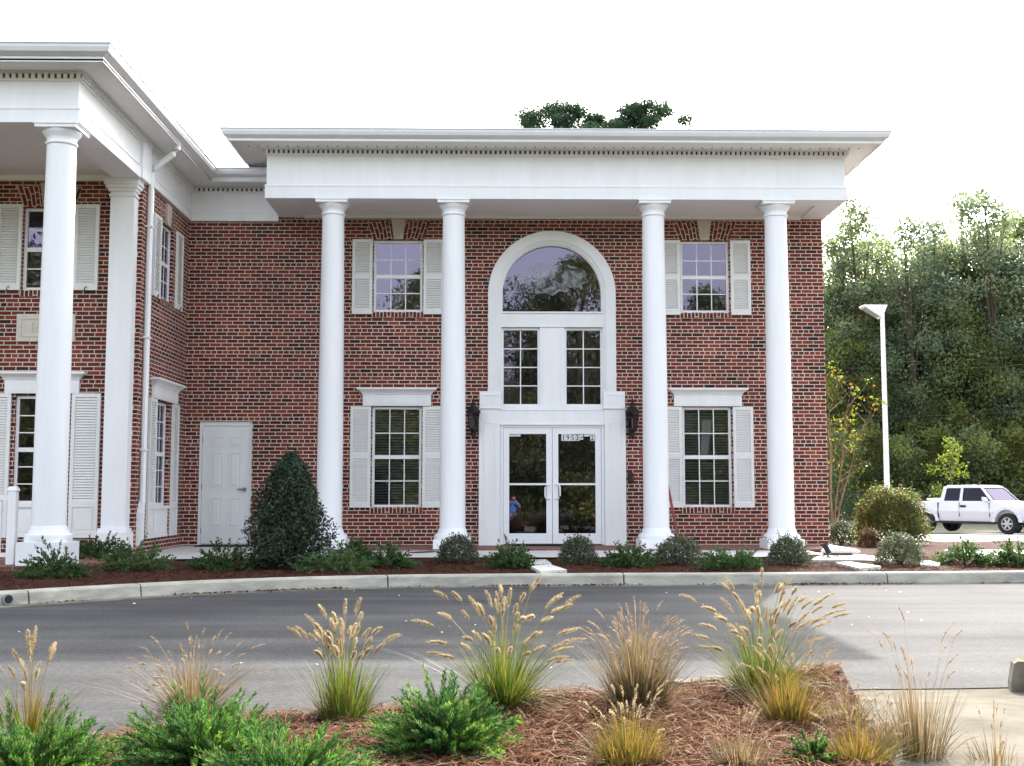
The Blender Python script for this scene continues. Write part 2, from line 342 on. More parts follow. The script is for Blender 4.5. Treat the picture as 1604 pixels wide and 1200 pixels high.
# far kerb in cast lengths with open joints
def kerb(name, pts, prof, gap_at):
    k = MB(); segs = [[pts[0]]]
    for i in range(1, len(pts)):
        a, b_ = Vector(pts[i-1]), Vector(pts[i])
        g = [q for q in gap_at if min(a.x, b_.x) <= q < max(a.x, b_.x)]
        if g:
            q = a.lerp(b_, (g[0]-a.x)/(b_.x-a.x)); d = (b_-a).normalized()*.009
            segs[-1].append(tuple(q-d)); segs.append([tuple(q+d)])
        segs[-1].append(tuple(b_))
    for s_ in segs:
        if len(s_) > 1: k.sweep(s_, prof)
    return structure(k.build(name, m_kerb))
KP = [(0, -.30), (0, -.20), (-.025, -.085), (-.045, -.064), (-.16, -.058), (-.16, -.30)]
kpts = [(float(x), float(y)) for x, y in zip(kxs, kys)]
ko = kerb('kerb', kpts, KP, [-4.74, -3.84, -1.26, 1.62, 4.95, 8.0, 11, 14.5])
# gutter pan: thin pale strip at the foot of the kerb
g = MB(); g.sweep(kpts, [(.015, -.205), (.015, -.194), (.17, -.199), (.17, -.21)]); structure(g.build('gutter_pan', m_ramp))
# drain outlet in the kerb at the left
dp = Zp(24, 937, -.14)
pipe = MB(); dv = Vector((.72, -.69, 0)).normalized(); pc = Vector((dp.x, yk(dp.x)+.0, -.135)); nrm = Vector((.69, -.72, 0))
pipe.tube([pc-nrm*.15, pc+nrm*.02], .055, 16); po_ = pipe.build('drain_pipe', m_galv, smooth=True); hp = MB(); hp.tube([pc-nrm*.1, pc+nrm*.022], .043, 16); hp.build('bore_shade', m_black, po_); tag(po_, 'short grey drain outlet pipe poking through the kerb at far left', 'drain pipe')  # black plug in the pipe mouth stands in for the shade inside
# mulch bed in front of the building
def hz(x, y): return .02*math.sin(x*2.3+y*1.1)+.012*math.sin(x*5.1-y*3.7)
def zbed(x, y):
    t = (y-yk(x)-.16)/4.0; return -.075+.03*min(max(t, 0), 1)+.6*hz(x, y)*min(1, max(0, t*4))-.022*max(0, y)
structure(grid_sheet('mulch_bed', np.linspace(-9.3, 16, 130), lambda x: (yk(x)+.15, 5.5), 44, zbed, m_mulch2))
# floor slab, walk and brick edging
b = MB(); b.box(-3.9, 6.16, -1.62, -.002, -.3, -.008); b.uv = [(u, v) for u, v in b.uv]; structure(b.build('brick_paving', m_paver))
w = MB()
xs = np.linspace(-5.5, 5.2, 44)
structure(grid_sheet('sidewalk', np.linspace(-6.2, 5.3, 40), lambda x: (-3.65-.25*max(0, (-x-3))-(0 if x < 4 else -(x-4)*.7), -.004), 12, lambda x, y: -.014 if y > -1 else -.018-.014*min(1, (-y-1)), m_conc))
# right-hand lot
lp = [(7.35, -3.0), (7.6, -1.6), (9.2, 2.2), (10.6, 6.5), (11, 14), (9.0, 26), (9, 33), (60, 33), (60, -3.6), (13, -3.4)]
lot = MB(); lotz = lambda x, y: -.065-.022*max(0, y+1.5)
V = []; F = []; lx = np.linspace(0, 1, 10)
def lot_left(y): return float(np.interp(y, [-3.4, -1.6, 2.2, 6.5, 14, 26, 33], [7.3, 7.6, 9.2, 10.6, 11, 9.5, 9.5]))
lys = np.linspace(-3.3, 33, 60)
for y in lys:
    for s_ in lx: x = lot_left(y)+(60-lot_left(y))*s_; V.append((x, y, lotz(x, y)+.03))
for i in range(len(lys)-1):
    for j in range(9): a = i*10+j; F.append((a, a+1, a+11, a+10))
structure(arrmesh('parking_lot', V, F, m_lot))
# stepping slabs
SLABS = [([(827, 877), (855, 876.5), (864, 882.5), (830, 884)], 'pale stepping slab nearer the entrance, half behind a low juniper'),
         ([(830, 886.5), (862, 884), (888, 892.5), (847, 895)], 'pale stepping slab lying against the kerb before the entrance'),
         ([(1288, 868), (1330, 867.5), (1408, 874), (1390, 879), (1340, 877), (1270, 877)], 'long sunlit walkway slab behind the round shrub at the bed end'),
         ([(1309, 881), (1332, 880), (1380, 887), (1346, 890)], 'sunlit stepping slab near the kerb below the long walkway slab'),
         ([(1440, 878), (1477, 879.5), (1470, 886), (1442, 884)], 'sunlit stepping slab beside the parking lot right of the round shrub')]
for P, lab in SLABS:
    q = [Zp(a, b_, -.03) for a, b_ in P]; s_ = MB(); s_.hexa([(p.x, p.y, -.12) for p in reversed(q)][::-1], [(p.x, p.y, -.028) for p in q])
    tag(s_.build('stepping_slab', m_slab), lab, 'paving slab', 'stepping slabs in the mulch bed')
st = empty('entrance_step', (5.6, -1.6, -.1), 'raised concrete step with brick riser at the right corner of the building', 'step')
q = [Zp(a, b_, .05)-st.location for a, b_ in [(1286, 862), (1300, 853), (1348, 862)]]
q = [q[0], q[2], q[1]]
s_ = MB(); s_.hexa([(p.x, p.y, .11) for p in q], [(p.x, p.y, .15) for p in q]); s_.build('slab', m_slab, st)
s_ = MB(); qi = [(q[0].x+.05, q[0].y+.05), (q[1].x-.12, q[1].y+.05), (q[2].x, q[2].y-.06)]
for i in range(3):
    a, b_ = qi[i], qi[(i+1) % 3]; l_ = math.hypot(b_[0]-a[0], b_[1]-a[1])
    s_.poly([(a[0], a[1], -.1), (b_[0], b_[1], -.1), (b_[0], b_[1], .11), (a[0], a[1], .11)], [(0, .02), (l_, .02), (l_, .23), (0, .23)])
s_.build('riser', m_paver, st)
# foreground bed
def znear(x, y):
    d = yn(x)-y
    return -.215+.125*smooth(d, -.06, .20)+.9*hz(x*1.3, y*1.4)*smooth(d, 0, .4)-.45*smooth(d, 2.6, 5.5)
def zn(x, y): return float(znear(x, y))
def xr(y): return 2.06+.22*min(0, y+14.7)
def zramp(x, y): return -.236+.10*float(smooth(-14.7-y, 0, 1.4))-.45*float(smooth(-y-17.4, 0, 2.8))
def rows(name, xa, xb, nx, ny, zf, m_):
    V = []; F = []
    for t_ in np.linspace(0, 1, ny):
        y0 = -21+6.4*t_
        for s_ in np.linspace(0, 1, nx): x = xa(y0)+(xb(y0)-xa(y0))*s_; y = -21+(yn(x)-.03+21)*t_; V.append((x, y, zf(x, y)))
    for i in range(ny-1):
        for j in range(nx-1): a = i*nx+j; F.append((a, a+1, a+nx+1, a+nx))
    return structure(arrmesh(name, V, F, m_, smooth=True))
rows('near_mulch_bed', lambda y: -6, xr, 100, 60, zn, m_mulch)
structure(grid_sheet('near_mulch_bed', np.linspace(3.2, 9, 40), lambda x: (-21, yn(x)-.16), 50, zn, m_mulch))
rows('ramp_walk', lambda y: xr(y)-.02, lambda y: 3.22, 14, 50, zramp, m_ramp)
NPROF = [(0, -.30), (0, -.21), (.02, -.10), (.04, -.085), (.14, -.085), (.14, -.30)]
k1 = [(-6, yn(-6)), (-2.4, yn(-2.4)), (-1.17, yn(-1.17)), (-.6, yn(-.6)), (.47, yn(.47)), (1.1, yn(1.1)), (1.75, yn(1.75))]
# kerb that ends in a curve beside the ramp
k1 = [(x, yn(x)-.02) for x in np.linspace(.95, 1.75, 8)]+[(1.88, -14.80), (1.98, -14.86), (2.02, -14.98)]
k = MB(); k.sweep(k1, [(o*1.0, z) for o, z in NPROF]); structure(k.build('kerb', m_kerb2))
k2 = [(3.06, -14.86), (3.10, -14.72), (3.2, -14.62), (3.4, -14.57)]+[(x, yn(x)-.02) for x in np.linspace(3.6, 20, 20)]
k = MB(); k.sweep(k2, [(o, z+.03) for o, z in NPROF]); structure(k.build('kerb', m_kerb2))

# ------------------------------------------------------------------ the building
B = empty('office_building', (0, 0, 0), 'two storey red brick office building with white columns and cornice', 'building')
ZB = 6.0
def brick_wall(mb, u0, u1, z0, z1, holes, put, reveal=.14):
    us = sorted({u0, u1} | {h[0] for h in holes} | {h[1] for h in holes}); zs = sorted({z0, z1} | {h[2] for h in holes} | {h[3] for h in holes})
    for i in range(len(us)-1):
        for j in range(len(zs)-1):
            a, b_, c, d = us[i], us[i+1], zs[j], zs[j+1]; mu, mz = (a+b_)/2, (c+d)/2
            if any(h[0] < mu < h[1] and h[2] < mz < h[3] for h in holes): continue
            mb.poly([put(a, 0, c), put(b_, 0, c), put(b_, 0, d), put(a, 0, d)], [(a, c), (b_, c), (b_, d), (a, d)])
    for h in holes:
        a, b_, c, d = h[:4]; r = reveal
        mb.poly([put(a, 0, c), put(a, 0, d), put(a, r, d), put(a, r, c)], [(a, c), (a, d), (a+r, d), (a+r, c)])
        mb.poly([put(b_, 0, d), put(b_, 0, c), put(b_, r, c), put(b_, r, d)], [(b_, d), (b_, c), (b_+r, c), (b_+r, d)])
        mb.poly([put(a, 0, c), put(a, r, c), put(b_, r, c), put(b_, 0, c)], [(a, c), (a, c+r), (b_, c+r), (b_, c)])
        if len(h) == 4: mb.poly([put(a, 0, d), put(b_, 0, d), put(b_, r, d), put(a, r, d)], [(a, d), (b_, d), (b_, d+r), (a, d+r)])
WX = -5.60; XC = 1.08; AR = 1.0; AZ = 4.58
front = lambda u, r, z: (u, r, z)
side = lambda u, r, z: (WX-r, u, z)
WF = -2.98
wingf = lambda u, r, z: (u, WF+r, z)
MH = [(-2.2, -1.3, 4.24, 5.58), (3.46, 4.36, 4.24, 5.58), (-2.2, -1.3, .67, 2.5), (3.46, 4.36, .67, 2.5), (-5.33, -4.37, -.02, 2.23), (XC-AR, XC+AR, -.05, AZ, 1)]
bw = MB()
hol = MH+[(XC-AR, XC+AR, AZ, AZ+AR, 1)]
brick_wall(bw, WX, 6.11, -.2, 6.06, MH[:5]+[(XC-AR, XC+AR, -.05, AZ+AR, 1)], front)
for i in range(32):
    a0, a1 = math.pi*i/32, math.pi*(i+1)/32
    p0, p1 = (XC+AR*math.cos(a0), AZ+AR*math.sin(a0)), (XC+AR*math.cos(a1), AZ+AR*math.sin(a1)); tz = AZ+AR
    bw.poly([(p1[0], 0, p1[1]), (p0[0], 0, p0[1]), (p0[0], 0, tz), (p1[0], 0, tz)], [p1, p0, (p0[0], tz), (p1[0], tz)])
    bw.poly([(p0[0], 0, p0[1]), (p1[0], 0, p1[1]), (p1[0], .14, p1[1]), (p0[0], .14, p0[1])])
bw.poly([(6.11, 0, -.7), (6.11, 12, -.7), (6.11, 12, 6.9), (6.11, 0, 6.9)], [(0, -.7), (12, -.7), (12, 6.9), (0, 6.9)])
bw.poly([(6.11, 12, -.7), (-15, 12, -.7), (-15, 12, 6.5), (6.11, 12, 6.5)], [(6.11, -.7), (-15, -.7), (-15, 6.5), (6.11, 6.5)])
SH = [(-1.9, -1.1, 4.2, 5.5), (-1.9, -1.1, .72, 2.46)]
brick_wall(bw, WF, 0, -.2, 6.0, SH, side)
FH = [(-7.47, -6.69, 4.13, 5.46), (-7.5, -6.66, .76, 2.46)]
brick_wall(bw, -15, WX, -.2, 6.0, FH, wingf)
bw.build('brick_wall', m_brick, B)
# dark rooms behind the openings
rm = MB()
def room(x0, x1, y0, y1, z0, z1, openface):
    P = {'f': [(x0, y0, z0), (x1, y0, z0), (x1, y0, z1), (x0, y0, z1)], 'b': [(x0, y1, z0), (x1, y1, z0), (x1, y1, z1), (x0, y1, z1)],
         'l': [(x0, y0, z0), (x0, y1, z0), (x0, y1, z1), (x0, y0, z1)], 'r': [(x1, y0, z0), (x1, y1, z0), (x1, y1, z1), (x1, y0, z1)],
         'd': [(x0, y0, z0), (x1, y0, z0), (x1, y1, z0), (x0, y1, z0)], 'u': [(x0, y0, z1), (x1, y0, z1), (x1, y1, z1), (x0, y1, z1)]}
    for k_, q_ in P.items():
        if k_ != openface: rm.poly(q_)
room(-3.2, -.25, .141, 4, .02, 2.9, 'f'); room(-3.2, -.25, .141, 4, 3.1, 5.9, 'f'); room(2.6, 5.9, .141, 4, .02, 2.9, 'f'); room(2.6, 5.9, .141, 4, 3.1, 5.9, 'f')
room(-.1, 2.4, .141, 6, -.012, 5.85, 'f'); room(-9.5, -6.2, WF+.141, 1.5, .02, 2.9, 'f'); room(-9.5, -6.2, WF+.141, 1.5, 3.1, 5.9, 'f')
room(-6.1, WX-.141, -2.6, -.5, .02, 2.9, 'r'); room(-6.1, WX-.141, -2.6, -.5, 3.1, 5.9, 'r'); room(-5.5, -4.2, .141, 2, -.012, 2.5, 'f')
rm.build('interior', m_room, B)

def window(loc, w, h, cols, rows, rz=0, hung=True, blinds=False, muntin=.018, lower_grid_dim=True, name='window'):
    f = MB(); fr = .046; y0, y1 = .05, .12
    f.box(-w/2, -w/2+fr, y0, y1, 0, h); f.box(w/2-fr, w/2, y0, y1, 0, h); f.box(-w/2+fr, w/2-fr, y0, y1, h-fr, h); f.box(-w/2+fr, w/2-fr, y0-.012, y1, 0, fr*1.1)
    if hung: f.box(-w/2+fr, w/2-fr, y0+.012, y1-.004, h/2-.034, h/2+.034)
    for i in range(1, cols): x = -w/2+fr+(w-2*fr)*i/cols; f.box(x-muntin/2, x+muntin/2, y0+.018, y0+.04, fr, h-fr)
    for j in range(1, rows):
        if hung and abs(j-rows/2) < .1: continue
        z = fr+(h-2*fr)*j/rows
        for i in range(cols):
            xa = -w/2+fr+(w-2*fr)*i/cols+(muntin/2 if i else 0); xb = -w/2+fr+(w-2*fr)*(i+1)/cols-(muntin/2 if i < cols-1 else 0)
            f.box(xa, xb, y0+.019, y0+.039, z-muntin/2, z+muntin/2)
    o = f.build(name, m_white, B, loc, rz)
    p = MB(); p.poly([(-w/2+fr-.01, y0+.025, fr-.01), (w/2-fr+.01, y0+.025, fr-.01), (w/2-fr+.01, y0+.025, h-fr+.01), (-w/2+fr-.01, y0+.025, h-fr+.01)])
    p.build('pane', m_glass, o)
    if blinds:
        s_ = MB(); n = int((h-.1)/.05)
        for j in range(n):
            z = .05+j*.05; s_.poly([(-w/2+.03, .17, z), (w/2-.03, .17, z), (w/2-.03, .205, z+.028), (-w/2+.03, .205, z+.028)])
        s_.build('blind', m_blind, o)
    return o
window((-1.75, 0, 4.24), .9, 1.34, 3, 4); window((3.91, 0, 4.24), .9, 1.34, 3, 4)
window((-1.75, 0, .67), .9, 1.83, 3, 4, blinds=True); lr = window((3.91, 0, .67), .9, 1.83, 3, 4, blinds=True)
c = MB()
for z0 in (0,): c.hexa([(-.1, .15, .9), (.03, .15, .9), (.03, .16, .9), (-.1, .16, .9)], [(-.06, .15, 1.6), (.12, .15, 1.6), (.12, .16, 1.6), (-.06, .16, 1.6)])
c.build('curtain', m_curtain, lr)
window((WX, -1.5, 4.2), .8, 1.3, 3, 4, rz=R(90), blinds=False); window((WX, -1.5, .72), .8, 1.74, 3, 6, rz=R(90), blinds=False)
window((-7.08, WF, 4.13), .78, 1.33, 1, 4); window((-7.08, WF, .76), .84, 1.70, 1, 6, hung=True)
# shutters
def shutter(loc, w, h, rails, rz=0, panel=0, fw=.055, sl=.042, dog=False):
    s_ = MB(); t0, t1 = -.045, -.004
    s_.box(-w/2, -w/2+fw, t0, t1, 0, h); s_.box(w/2-fw, w/2, t0, t1, 0, h)
    edges = [0]+rails+[h]; bands = []
    s_.box(-w/2+fw, w/2-fw, t0, t1, h-fw*1.1, h); s_.box(-w/2+fw, w/2-fw, t0, t1, 0, fw*1.7)
    for r_ in rails: s_.box(-w/2+fw, w/2-fw, t0, t1, r_-fw*.9, r_+fw*.9)
    lo = [fw*1.7]+[r_+fw*.9 for r_ in rails]; hi = [r_-fw*.9 for r_ in rails]+[h-fw*1.1]
    for k_, (a, b_) in enumerate(zip(lo, hi)):
        if panel and k_ == 0:
            s_.box(-w/2+fw, w/2-fw, t0+.018, t1, a, b_); s_.box(-w/2+fw+.03, w/2-fw-.03, t0+.006, t0+.018, a+.03, b_-.03); continue
        n = max(1, int((b_-a)/sl)); st_ = (b_-a)/n
        for j in range(n):
            z = a+j*st_; x0, x1 = -w/2+fw, w/2-fw
            s_.hexa([(x0, t0+.004, z), (x1, t0+.004, z), (x1, t0+.012, z-.002), (x0, t0+.012, z-.002)][::1], [(x0, t1-.012, z+st_*.95), (x1, t1-.012, z+st_*.95), (x1, t1-.004, z+st_*.9), (x0, t1-.004, z+st_*.9)])
        s_.poly([(x0, t1, a), (x1, t1, a), (x1, t1, b_), (x0, t1, b_)])
    o = s_.build('shutter', m_shut, B, loc, rz)
    if dog:
        d_ = MB(); d_.tube([(.0, -.05, -.02), (.0, -.06, .03), (.012, -.06, .05), (.03, -.06, .05), (.035, -.06, .035)], .007, 6); d_.build('shutter_dog', m_black, o)
    return o
for x in (-2.405, -1.095, 3.265, 4.57):
    shutter((x, 0, 4.20), .37, 1.39, [.70]); shutter((x, 0, .67), .37, 1.83, [.93])
for y in (-2.15, -.72):
    shutter((WX, y, 4.16), .40, 1.37, [], R(90), dog=True); shutter((WX, y, .20), .40, 2.28, [.52], R(90), panel=1)
for x in (-7.68, -6.46):
    shutter((x, WF, 4.13), .39, 1.38, [], dog=True)
for x in (-7.78, -6.38): shutter((x, WF, .24), .45, 2.25, [.52], panel=1)
# window aprons under the tall wing windows
def apron(loc, w, h, rz=0):
    a = MB(); a.box(-w/2-.03, w/2+.03, -.05, 0, h-.05, h); a.box(-w/2, w/2, -.02, 0, 0, h-.05); a.box(-w/2+.08, w/2-.08, -.032, -.02, .08, h-.14); a.box(-w/2, w/2, -.035, -.02, 0, .05)
    a.build('window_apron', m_white, B, loc, rz)
apron((-7.08, WF, .25), .84, .51); apron((WX, -1.5, .2), .8, .52, R(90))
# lintel heads (white hoods) over ground-floor windows
def hood(loc, w, h, rz=0, out=.16):
    o = MB(); a = w/2
    o.box(-a, a, -.05, 0, 0, h*.62)
    prof = [(.05, h*.62), (.065, h*.66), (.07, h*.72), (.11, h*.84), (out, h*.93), (out, h), (0, h), (0, h*.62)]
    o.sweep([(-a, 0), (-a, -.001), (a, -.001), (a, 0)][0:4], [(0, 0)]*0 or [(q, z) for q, z in prof][::1]) if False else None
    # moulded crown with returns
    ring = lambda e, z: [(-a-e+.0, -.05-e, z), (a+e, -.05-e, z), (a+e, 0, z), (-a-e, 0, z)]
    L_ = [(0, h*.62), (.015, h*.64), (.02, h*.70), (.05, h*.80), (.095, h*.90), (.105, h*.90), (.105, h)]
    for (e0, z0), (e1, z1) in zip(L_[:-1], L_[1:]):
        if abs(z1-z0) < 1e-6: z1 = z0+.002
        o.hexa(ring(e0, z0), ring(e1, z1))
    o.box(-a+.04, a-.04, -.056, -.05, .04, h*.62-.03)
    o.build('window_hood', m_white, B, loc, rz)
hood((-1.75, 0, 2.515), 1.24, .325); hood((3.93, 0, 2.515), 1.24, .325); hood((WX, -1.42, 2.49), 1.5, .33, R(90)); hood((-7.08, WF, 2.49), 1.16, .335)
# splayed brick lintels, keystones and rowlock sills
def lintel(loc, w, rz=0, ks=True, h=.33):
    o = MB(); s_ = .07
    for sx in (-1, 1):
        a, b_ = sx*.10, sx*w/2
        P = [(a, -.003, .0), (b_, -.003, 0), (b_+sx*s_*1.6, -.003, h), (a+sx*.05, -.003, h)]
        U = [(0, a), (0, b_), (h*1.02, b_), (h*1.02, a)]
        if sx < 0: P = P[::-1]; U = U[::-1]
        o.poly(P, U)
    o.build('brick_lintel', m_brick, B, loc, rz)
    k_ = MB(); k_.hexa([(-.085, -.04, -.005), (.085, -.04, -.005), (.085, .03, -.005), (-.085, .03, -.005)], [(-.135, -.05, h+.05), (.135, -.05, h+.05), (.135, .03, h+.05), (-.135, .03, h+.05)])
    k_.build('keystone', m_stone, B, loc, rz, bevel=.006)
lintel((-1.75, 0, 5.60), .94); lintel((3.91, 0, 5.60), .94); lintel((WX, -1.5, 5.51), .84, R(90), h=.3); lintel((-7.08, WF, 5.48), .82, h=.33)
def rowlock(loc, w, rz=0, h=.1):
    o = MB(); n = int(round((w+.06)/.0677)); a = (w+.06)/2
    o.poly([(-a, -.03, -h), (a, -.03, -h), (a, -.03, 0), (-a, -.03, 0)], [(.012, -a), (.012, a), (.012+h, a), (.012+h, -a)])
    o.poly([(-a, -.03, 0), (a, -.03, 0), (a, .06, .012), (-a, .06, .012)], [(.03, -a), (.03, a), (.12, a), (.12, -a)])
    o.poly([(-a, -.03, -h), (-a, -.03, 0), (-a, 0, 0), (-a, 0, -h)], [(.02, .02), (.02, .06), (.1, .06), (.1, .02)]); o.poly([(a, -.03, 0), (a, -.03, -h), (a, 0, -h), (a, 0, 0)], [(.02, .02), (.02, .06), (.1, .06), (.1, .02)])
    o.poly([(-a, -.03, -h), (-a, 0, -h), (a, 0, -h), (a, -.03, -h)])
    o.build('brick_sill', m_brick, B, loc, rz)
for l_ in ((-1.75, 0, 4.24), (3.91, 0, 4.24), (-1.75, 0, .67), (3.91, 0, .67)): rowlock(l_, .9)
rowlock((WX, -1.5, 4.2), .8, R(90)); rowlock((-7.08, WF, 4.13), .78)
# stone plaque on the wing
p = MB(); p.box(-7.52, -6.6, WF-.03, WF, 3.31, 3.75); po = p.build('stone_plaque', m_plaque, B, bevel=.008)
p = MB()
for a in ((-7.44, -6.68, 3.66, 3.67), (-7.44, -6.68, 3.385, 3.395)): p.box(a[0], a[1], WF-.038, WF-.03, a[2], a[3])
for a in (-7.44, -6.69): p.box(a, a+.01, WF-.038, WF-.03, 3.395, 3.66)
for x in (-7.27, -7.18): p.box(x, x+.02, WF-.038, WF-.03, 3.46, 3.60); p.box(x-.014, x+.034, WF-.037, WF-.03, 3.452, 3.46); p.box(x-.014, x+.034, WF-.037, WF-.03, 3.60, 3.608)
p.build('plaque_relief', m_stone, po)

# central bay: arched window, side lights, door case
s_ = MB()
def ring(mb, r0, r1, y0, y1, n=48, c=(XC, AZ), a0=0, a1=math.pi):
    for i in range(n):
        a, b_ = a0+(a1-a0)*i/n, a0+(a1-a0)*(i+1)/n
        P = lambda r, t, y: (c[0]+r*math.cos(t), y, c[1]+r*math.sin(t))
        mb.poly([P(r0, a, y0), P(r1, a, y0), P(r1, b_, y0), P(r0, b_, y0)]); mb.poly([P(r1, a, y0), P(r1, a, y1), P(r1, b_, y1), P(r1, b_, y0)])
        mb.poly([P(r0, a, y1), P(r0, a, y0), P(r0, b_, y0), P(r0, b_, y1)])
ring(s_, .99, 1.172, -.075, .0); ring(s_, .965, .99, -.05, .05); ring(s_, .93, .965, -.035, .09); ring(s_, .905, .93, .0, .12)
for sx in (-1, 1):
    for r0, r1, y0, y1 in ((.99, 1.172, -.075, 0), (.965, .99, -.05, .05), (.93, .965, -.035, .09)):
        a, b_ = sorted((XC+sx*r0, XC+sx*r1)); s_.box(a, b_, y0, y1, 2.77, AZ)
    a, b_ = sorted((XC+sx*.905, XC+sx*.93)); s_.box(a, b_, 0, .12, 4.245, AZ)
s_.box(XC-.93, XC+.93, -.03, .12, 4.0, 4.22); s_.box(XC-.93, XC+.93, -.055, .12, 4.22, 4.25); s_.box(XC-.93, XC+.93, -.045, .12, 3.965, 4.0)
aw = s_.build('arched_window', m_trim, B)
p = MB(); pts = [(XC+.915*math.cos(math.pi*i/40), .06, AZ+.915*math.sin(math.pi*i/40)) for i in range(41)]
p.poly([(XC-.92, .06, 4.23), (XC+.92, .06, 4.23)]+pts); p.build('pane', m_glass, aw)
# frosted motif on the arched pane
m_frost, t, b, N, L = nodes('frosted film'); out = t.nodes['Material Output']
tc = N('ShaderNodeTexCoord'); n1 = N('ShaderNodeTexNoise'); n1.inputs['Scale'].default_value = 7; n1.inputs['Detail'].default_value = 6; n1.inputs['Distortion'].default_value = .8; L(tc.outputs['Object'], n1.inputs['Vector'])
rr = ramp(t, [(.42, (.05, .05, .05)), (.60, (.42, .42, .42))]); L(n1.outputs['Fac'], rr.inputs[0])
tr = N('ShaderNodeBsdfTransparent'); mx = N('ShaderNodeMixShader'); b.inputs['Base Color'].default_value = (.55, .57, .58, 1); b.inputs['Roughness'].default_value = .7
L(rr.outputs[0], mx.inputs[0]); L(tr.outputs[0], mx.inputs[1]); L(b.outputs[0], mx.inputs[2]); L(mx.outputs[0], out.inputs[0])
p = MB(); rs = [.62+.08*math.sin(3.1*k_)+.05*math.sin(7.3*k_) for k_ in range(28)]
p.poly([(XC+.02+rs[k_]*math.cos(2*math.pi*k_/28), .05, 4.90+.48*rs[k_]*math.sin(2*math.pi*k_/28)) for k_ in range(28)]); p.build('frosted_motif', m_frost, aw)
# mullion and two side-by-side windows
s_ = MB(); s_.box(.86, 1.305, -.02, .12, 2.50, 3.965); s_.box(.915, .925, -.03, -.02, 2.5, 3.965); s_.box(1.235, 1.245, -.03, -.02, 2.5, 3.965); s_.build('mullion', m_white, B)
window((.505, -.02, 2.50), .715, 1.46, 2, 4, hung=False); window((1.660, -.02, 2.50), .715, 1.46, 2, 4, hung=False)
# door case
s_ = MB(); s_.box(XC-.95, XC+.95, -.05, .12, 2.19, 2.50); s_.box(XC-.93, XC+.93, -.062, -.05, 2.43, 2.445); s_.box(XC-.945, XC+.945, -.07, .12, 2.165, 2.19)
for sx in (-1, 1):
    a, b_ = sorted((XC+sx*.95, XC+sx*1.335)); s_.box(a, b_, -.08, .1, -.01, 2.47)
    s_.box(a+.09, b_-.09, -.09, -.08, 2.19, 2.2); s_.box(a+.09, a+.1, -.09, -.08, .3, 2.19); s_.box(b_-.1, b_-.09, -.09, -.08, .3, 2.19); s_.box(a+.09, b_-.09, -.09, -.08, .29, .3)
    a2, b2 = sorted((XC+sx*.93, XC+sx*1.325)); s_.box(a2, b2, -.095, 0, 2.47, 2.775); s_.box(a2+.05, b2-.03, -.105, -.095, 2.70, 2.712)
    s_.box(a2-.012, b2+.012, -.11, 0, 2.46, 2.475)
s_.build('door_case', m_white, B)
# glazed double doors
s_ = MB(); x0, x1 = XC-.945, XC+.945
s_.box(x0, x0+.05, -.03, .1, .0, 2.165); s_.box(x1-.05, x1, -.03, .1, 0, 2.165); s_.box(x0+.05, x1-.05, -.03, .1, 2.12, 2.165); s_.build('door_frame', m_alu, B)
def text_mesh(txt, size, loc, name, m, parent, bold=0.0, sx=1):
    cu = bpy.data.curves.new(name, 'FONT'); cu.body = txt; cu.size = size; cu.extrude = .001; cu.offset = bold
    o = bpy.data.objects.new(name, cu); COL.objects.link(o); bpy.context.view_layer.update()
    me = bpy.data.meshes.new_from_object(o.evaluated_get(bpy.context.evaluated_depsgraph_get())); bpy.data.objects.remove(o)
    n = bpy.data.objects.new(name, me); COL.objects.link(n); me.materials.clear(); me.materials.append(m)
    n.parent = parent; n.location = loc; n.rotation_euler = (R(90), 0, 0); n.scale = (sx, 1, 1); return n
def leaf_door(a, b_, hx, cat):
    d_ = MB(); z0, z1 = .015, 2.115
    st_ = .105
    d_.box(a, a+st_, -.012, .035, z0, z1); d_.box(b_-st_, b_, -.012, .035, z0, z1); d_.box(a+st_, b_-st_, -.012, .035, z1-.11, z1); d_.box(a+st_, b_-st_, -.012, .035, z0, z0+.19)
    d_.box(a+st_, b_-st_, -.006, .03, 1.075, 1.11)
    o = d_.build('entrance_door', m_alu, B)
    g_ = MB()
    g_.poly([(a+st_, .01, z0+.19), (b_-st_, .01, z0+.19), (b_-st_, .01, 1.075), (a+st_, .01, 1.075)]); g_.poly([(a+st_, .01, 1.11), (b_-st_, .01, 1.11), (b_-st_, .01, z1-.11), (a+st_, .01, z1-.11)])
    g_.build('pane', m_gdark, o)
    h_ = MB(); s2 = 1 if hx > XC else -1
    h_.tube([(hx, -.012, 1.09), (hx, -.06, 1.09), (hx+s2*.05, -.07, 1.08), (hx+s2*.065, -.07, 1.03), (hx+s2*.065, -.07, .88), (hx+s2*.05, -.07, .84), (hx, -.06, .83), (hx, -.012, .83)], .014, 10)
    h_.build('handle', m_alu, o, smooth=True)
    return o
dl = leaf_door(x0+.055, XC-.004, XC-.07, ''); dr = leaf_door(XC+.004, x1-.055, XC+.07, '')
p = MB(); p.box(.27, .50, -.004, .006, 1.96, 1.995); p.build('door_sticker', m_label, dl)
p = MB()
for k_ in range(9): p.box(.285+k_*.022, .298+k_*.022, -.0055, -.004, 1.972, 1.985)
p.build('sticker_text', m_greyink, dl)
sg = MB()
for k_ in range(4): sg.box(1.248+k_*.084, 1.330+k_*.084-.003, -.004, .006, 1.88, 2.0-.002*k_)
sg.box(1.585, 1.645, -.004, .006, 1.90, 1.995); sg.box(1.665, 1.765, -.004, .006, 1.96, 1.995); sg.box(1.775, 1.855, -.004, .006, 1.878, 2.0); sg.box(1.862, 1.90, -.004, .006, 1.97, 1.998)
so_ = sg.build('number_plate', m_label, dr)
for k_, ch in enumerate('1953'): text_mesh(ch, .135, (1.256+k_*.084, -.006, 1.892), 'house_number', m_ink, so_, .0012, .86)
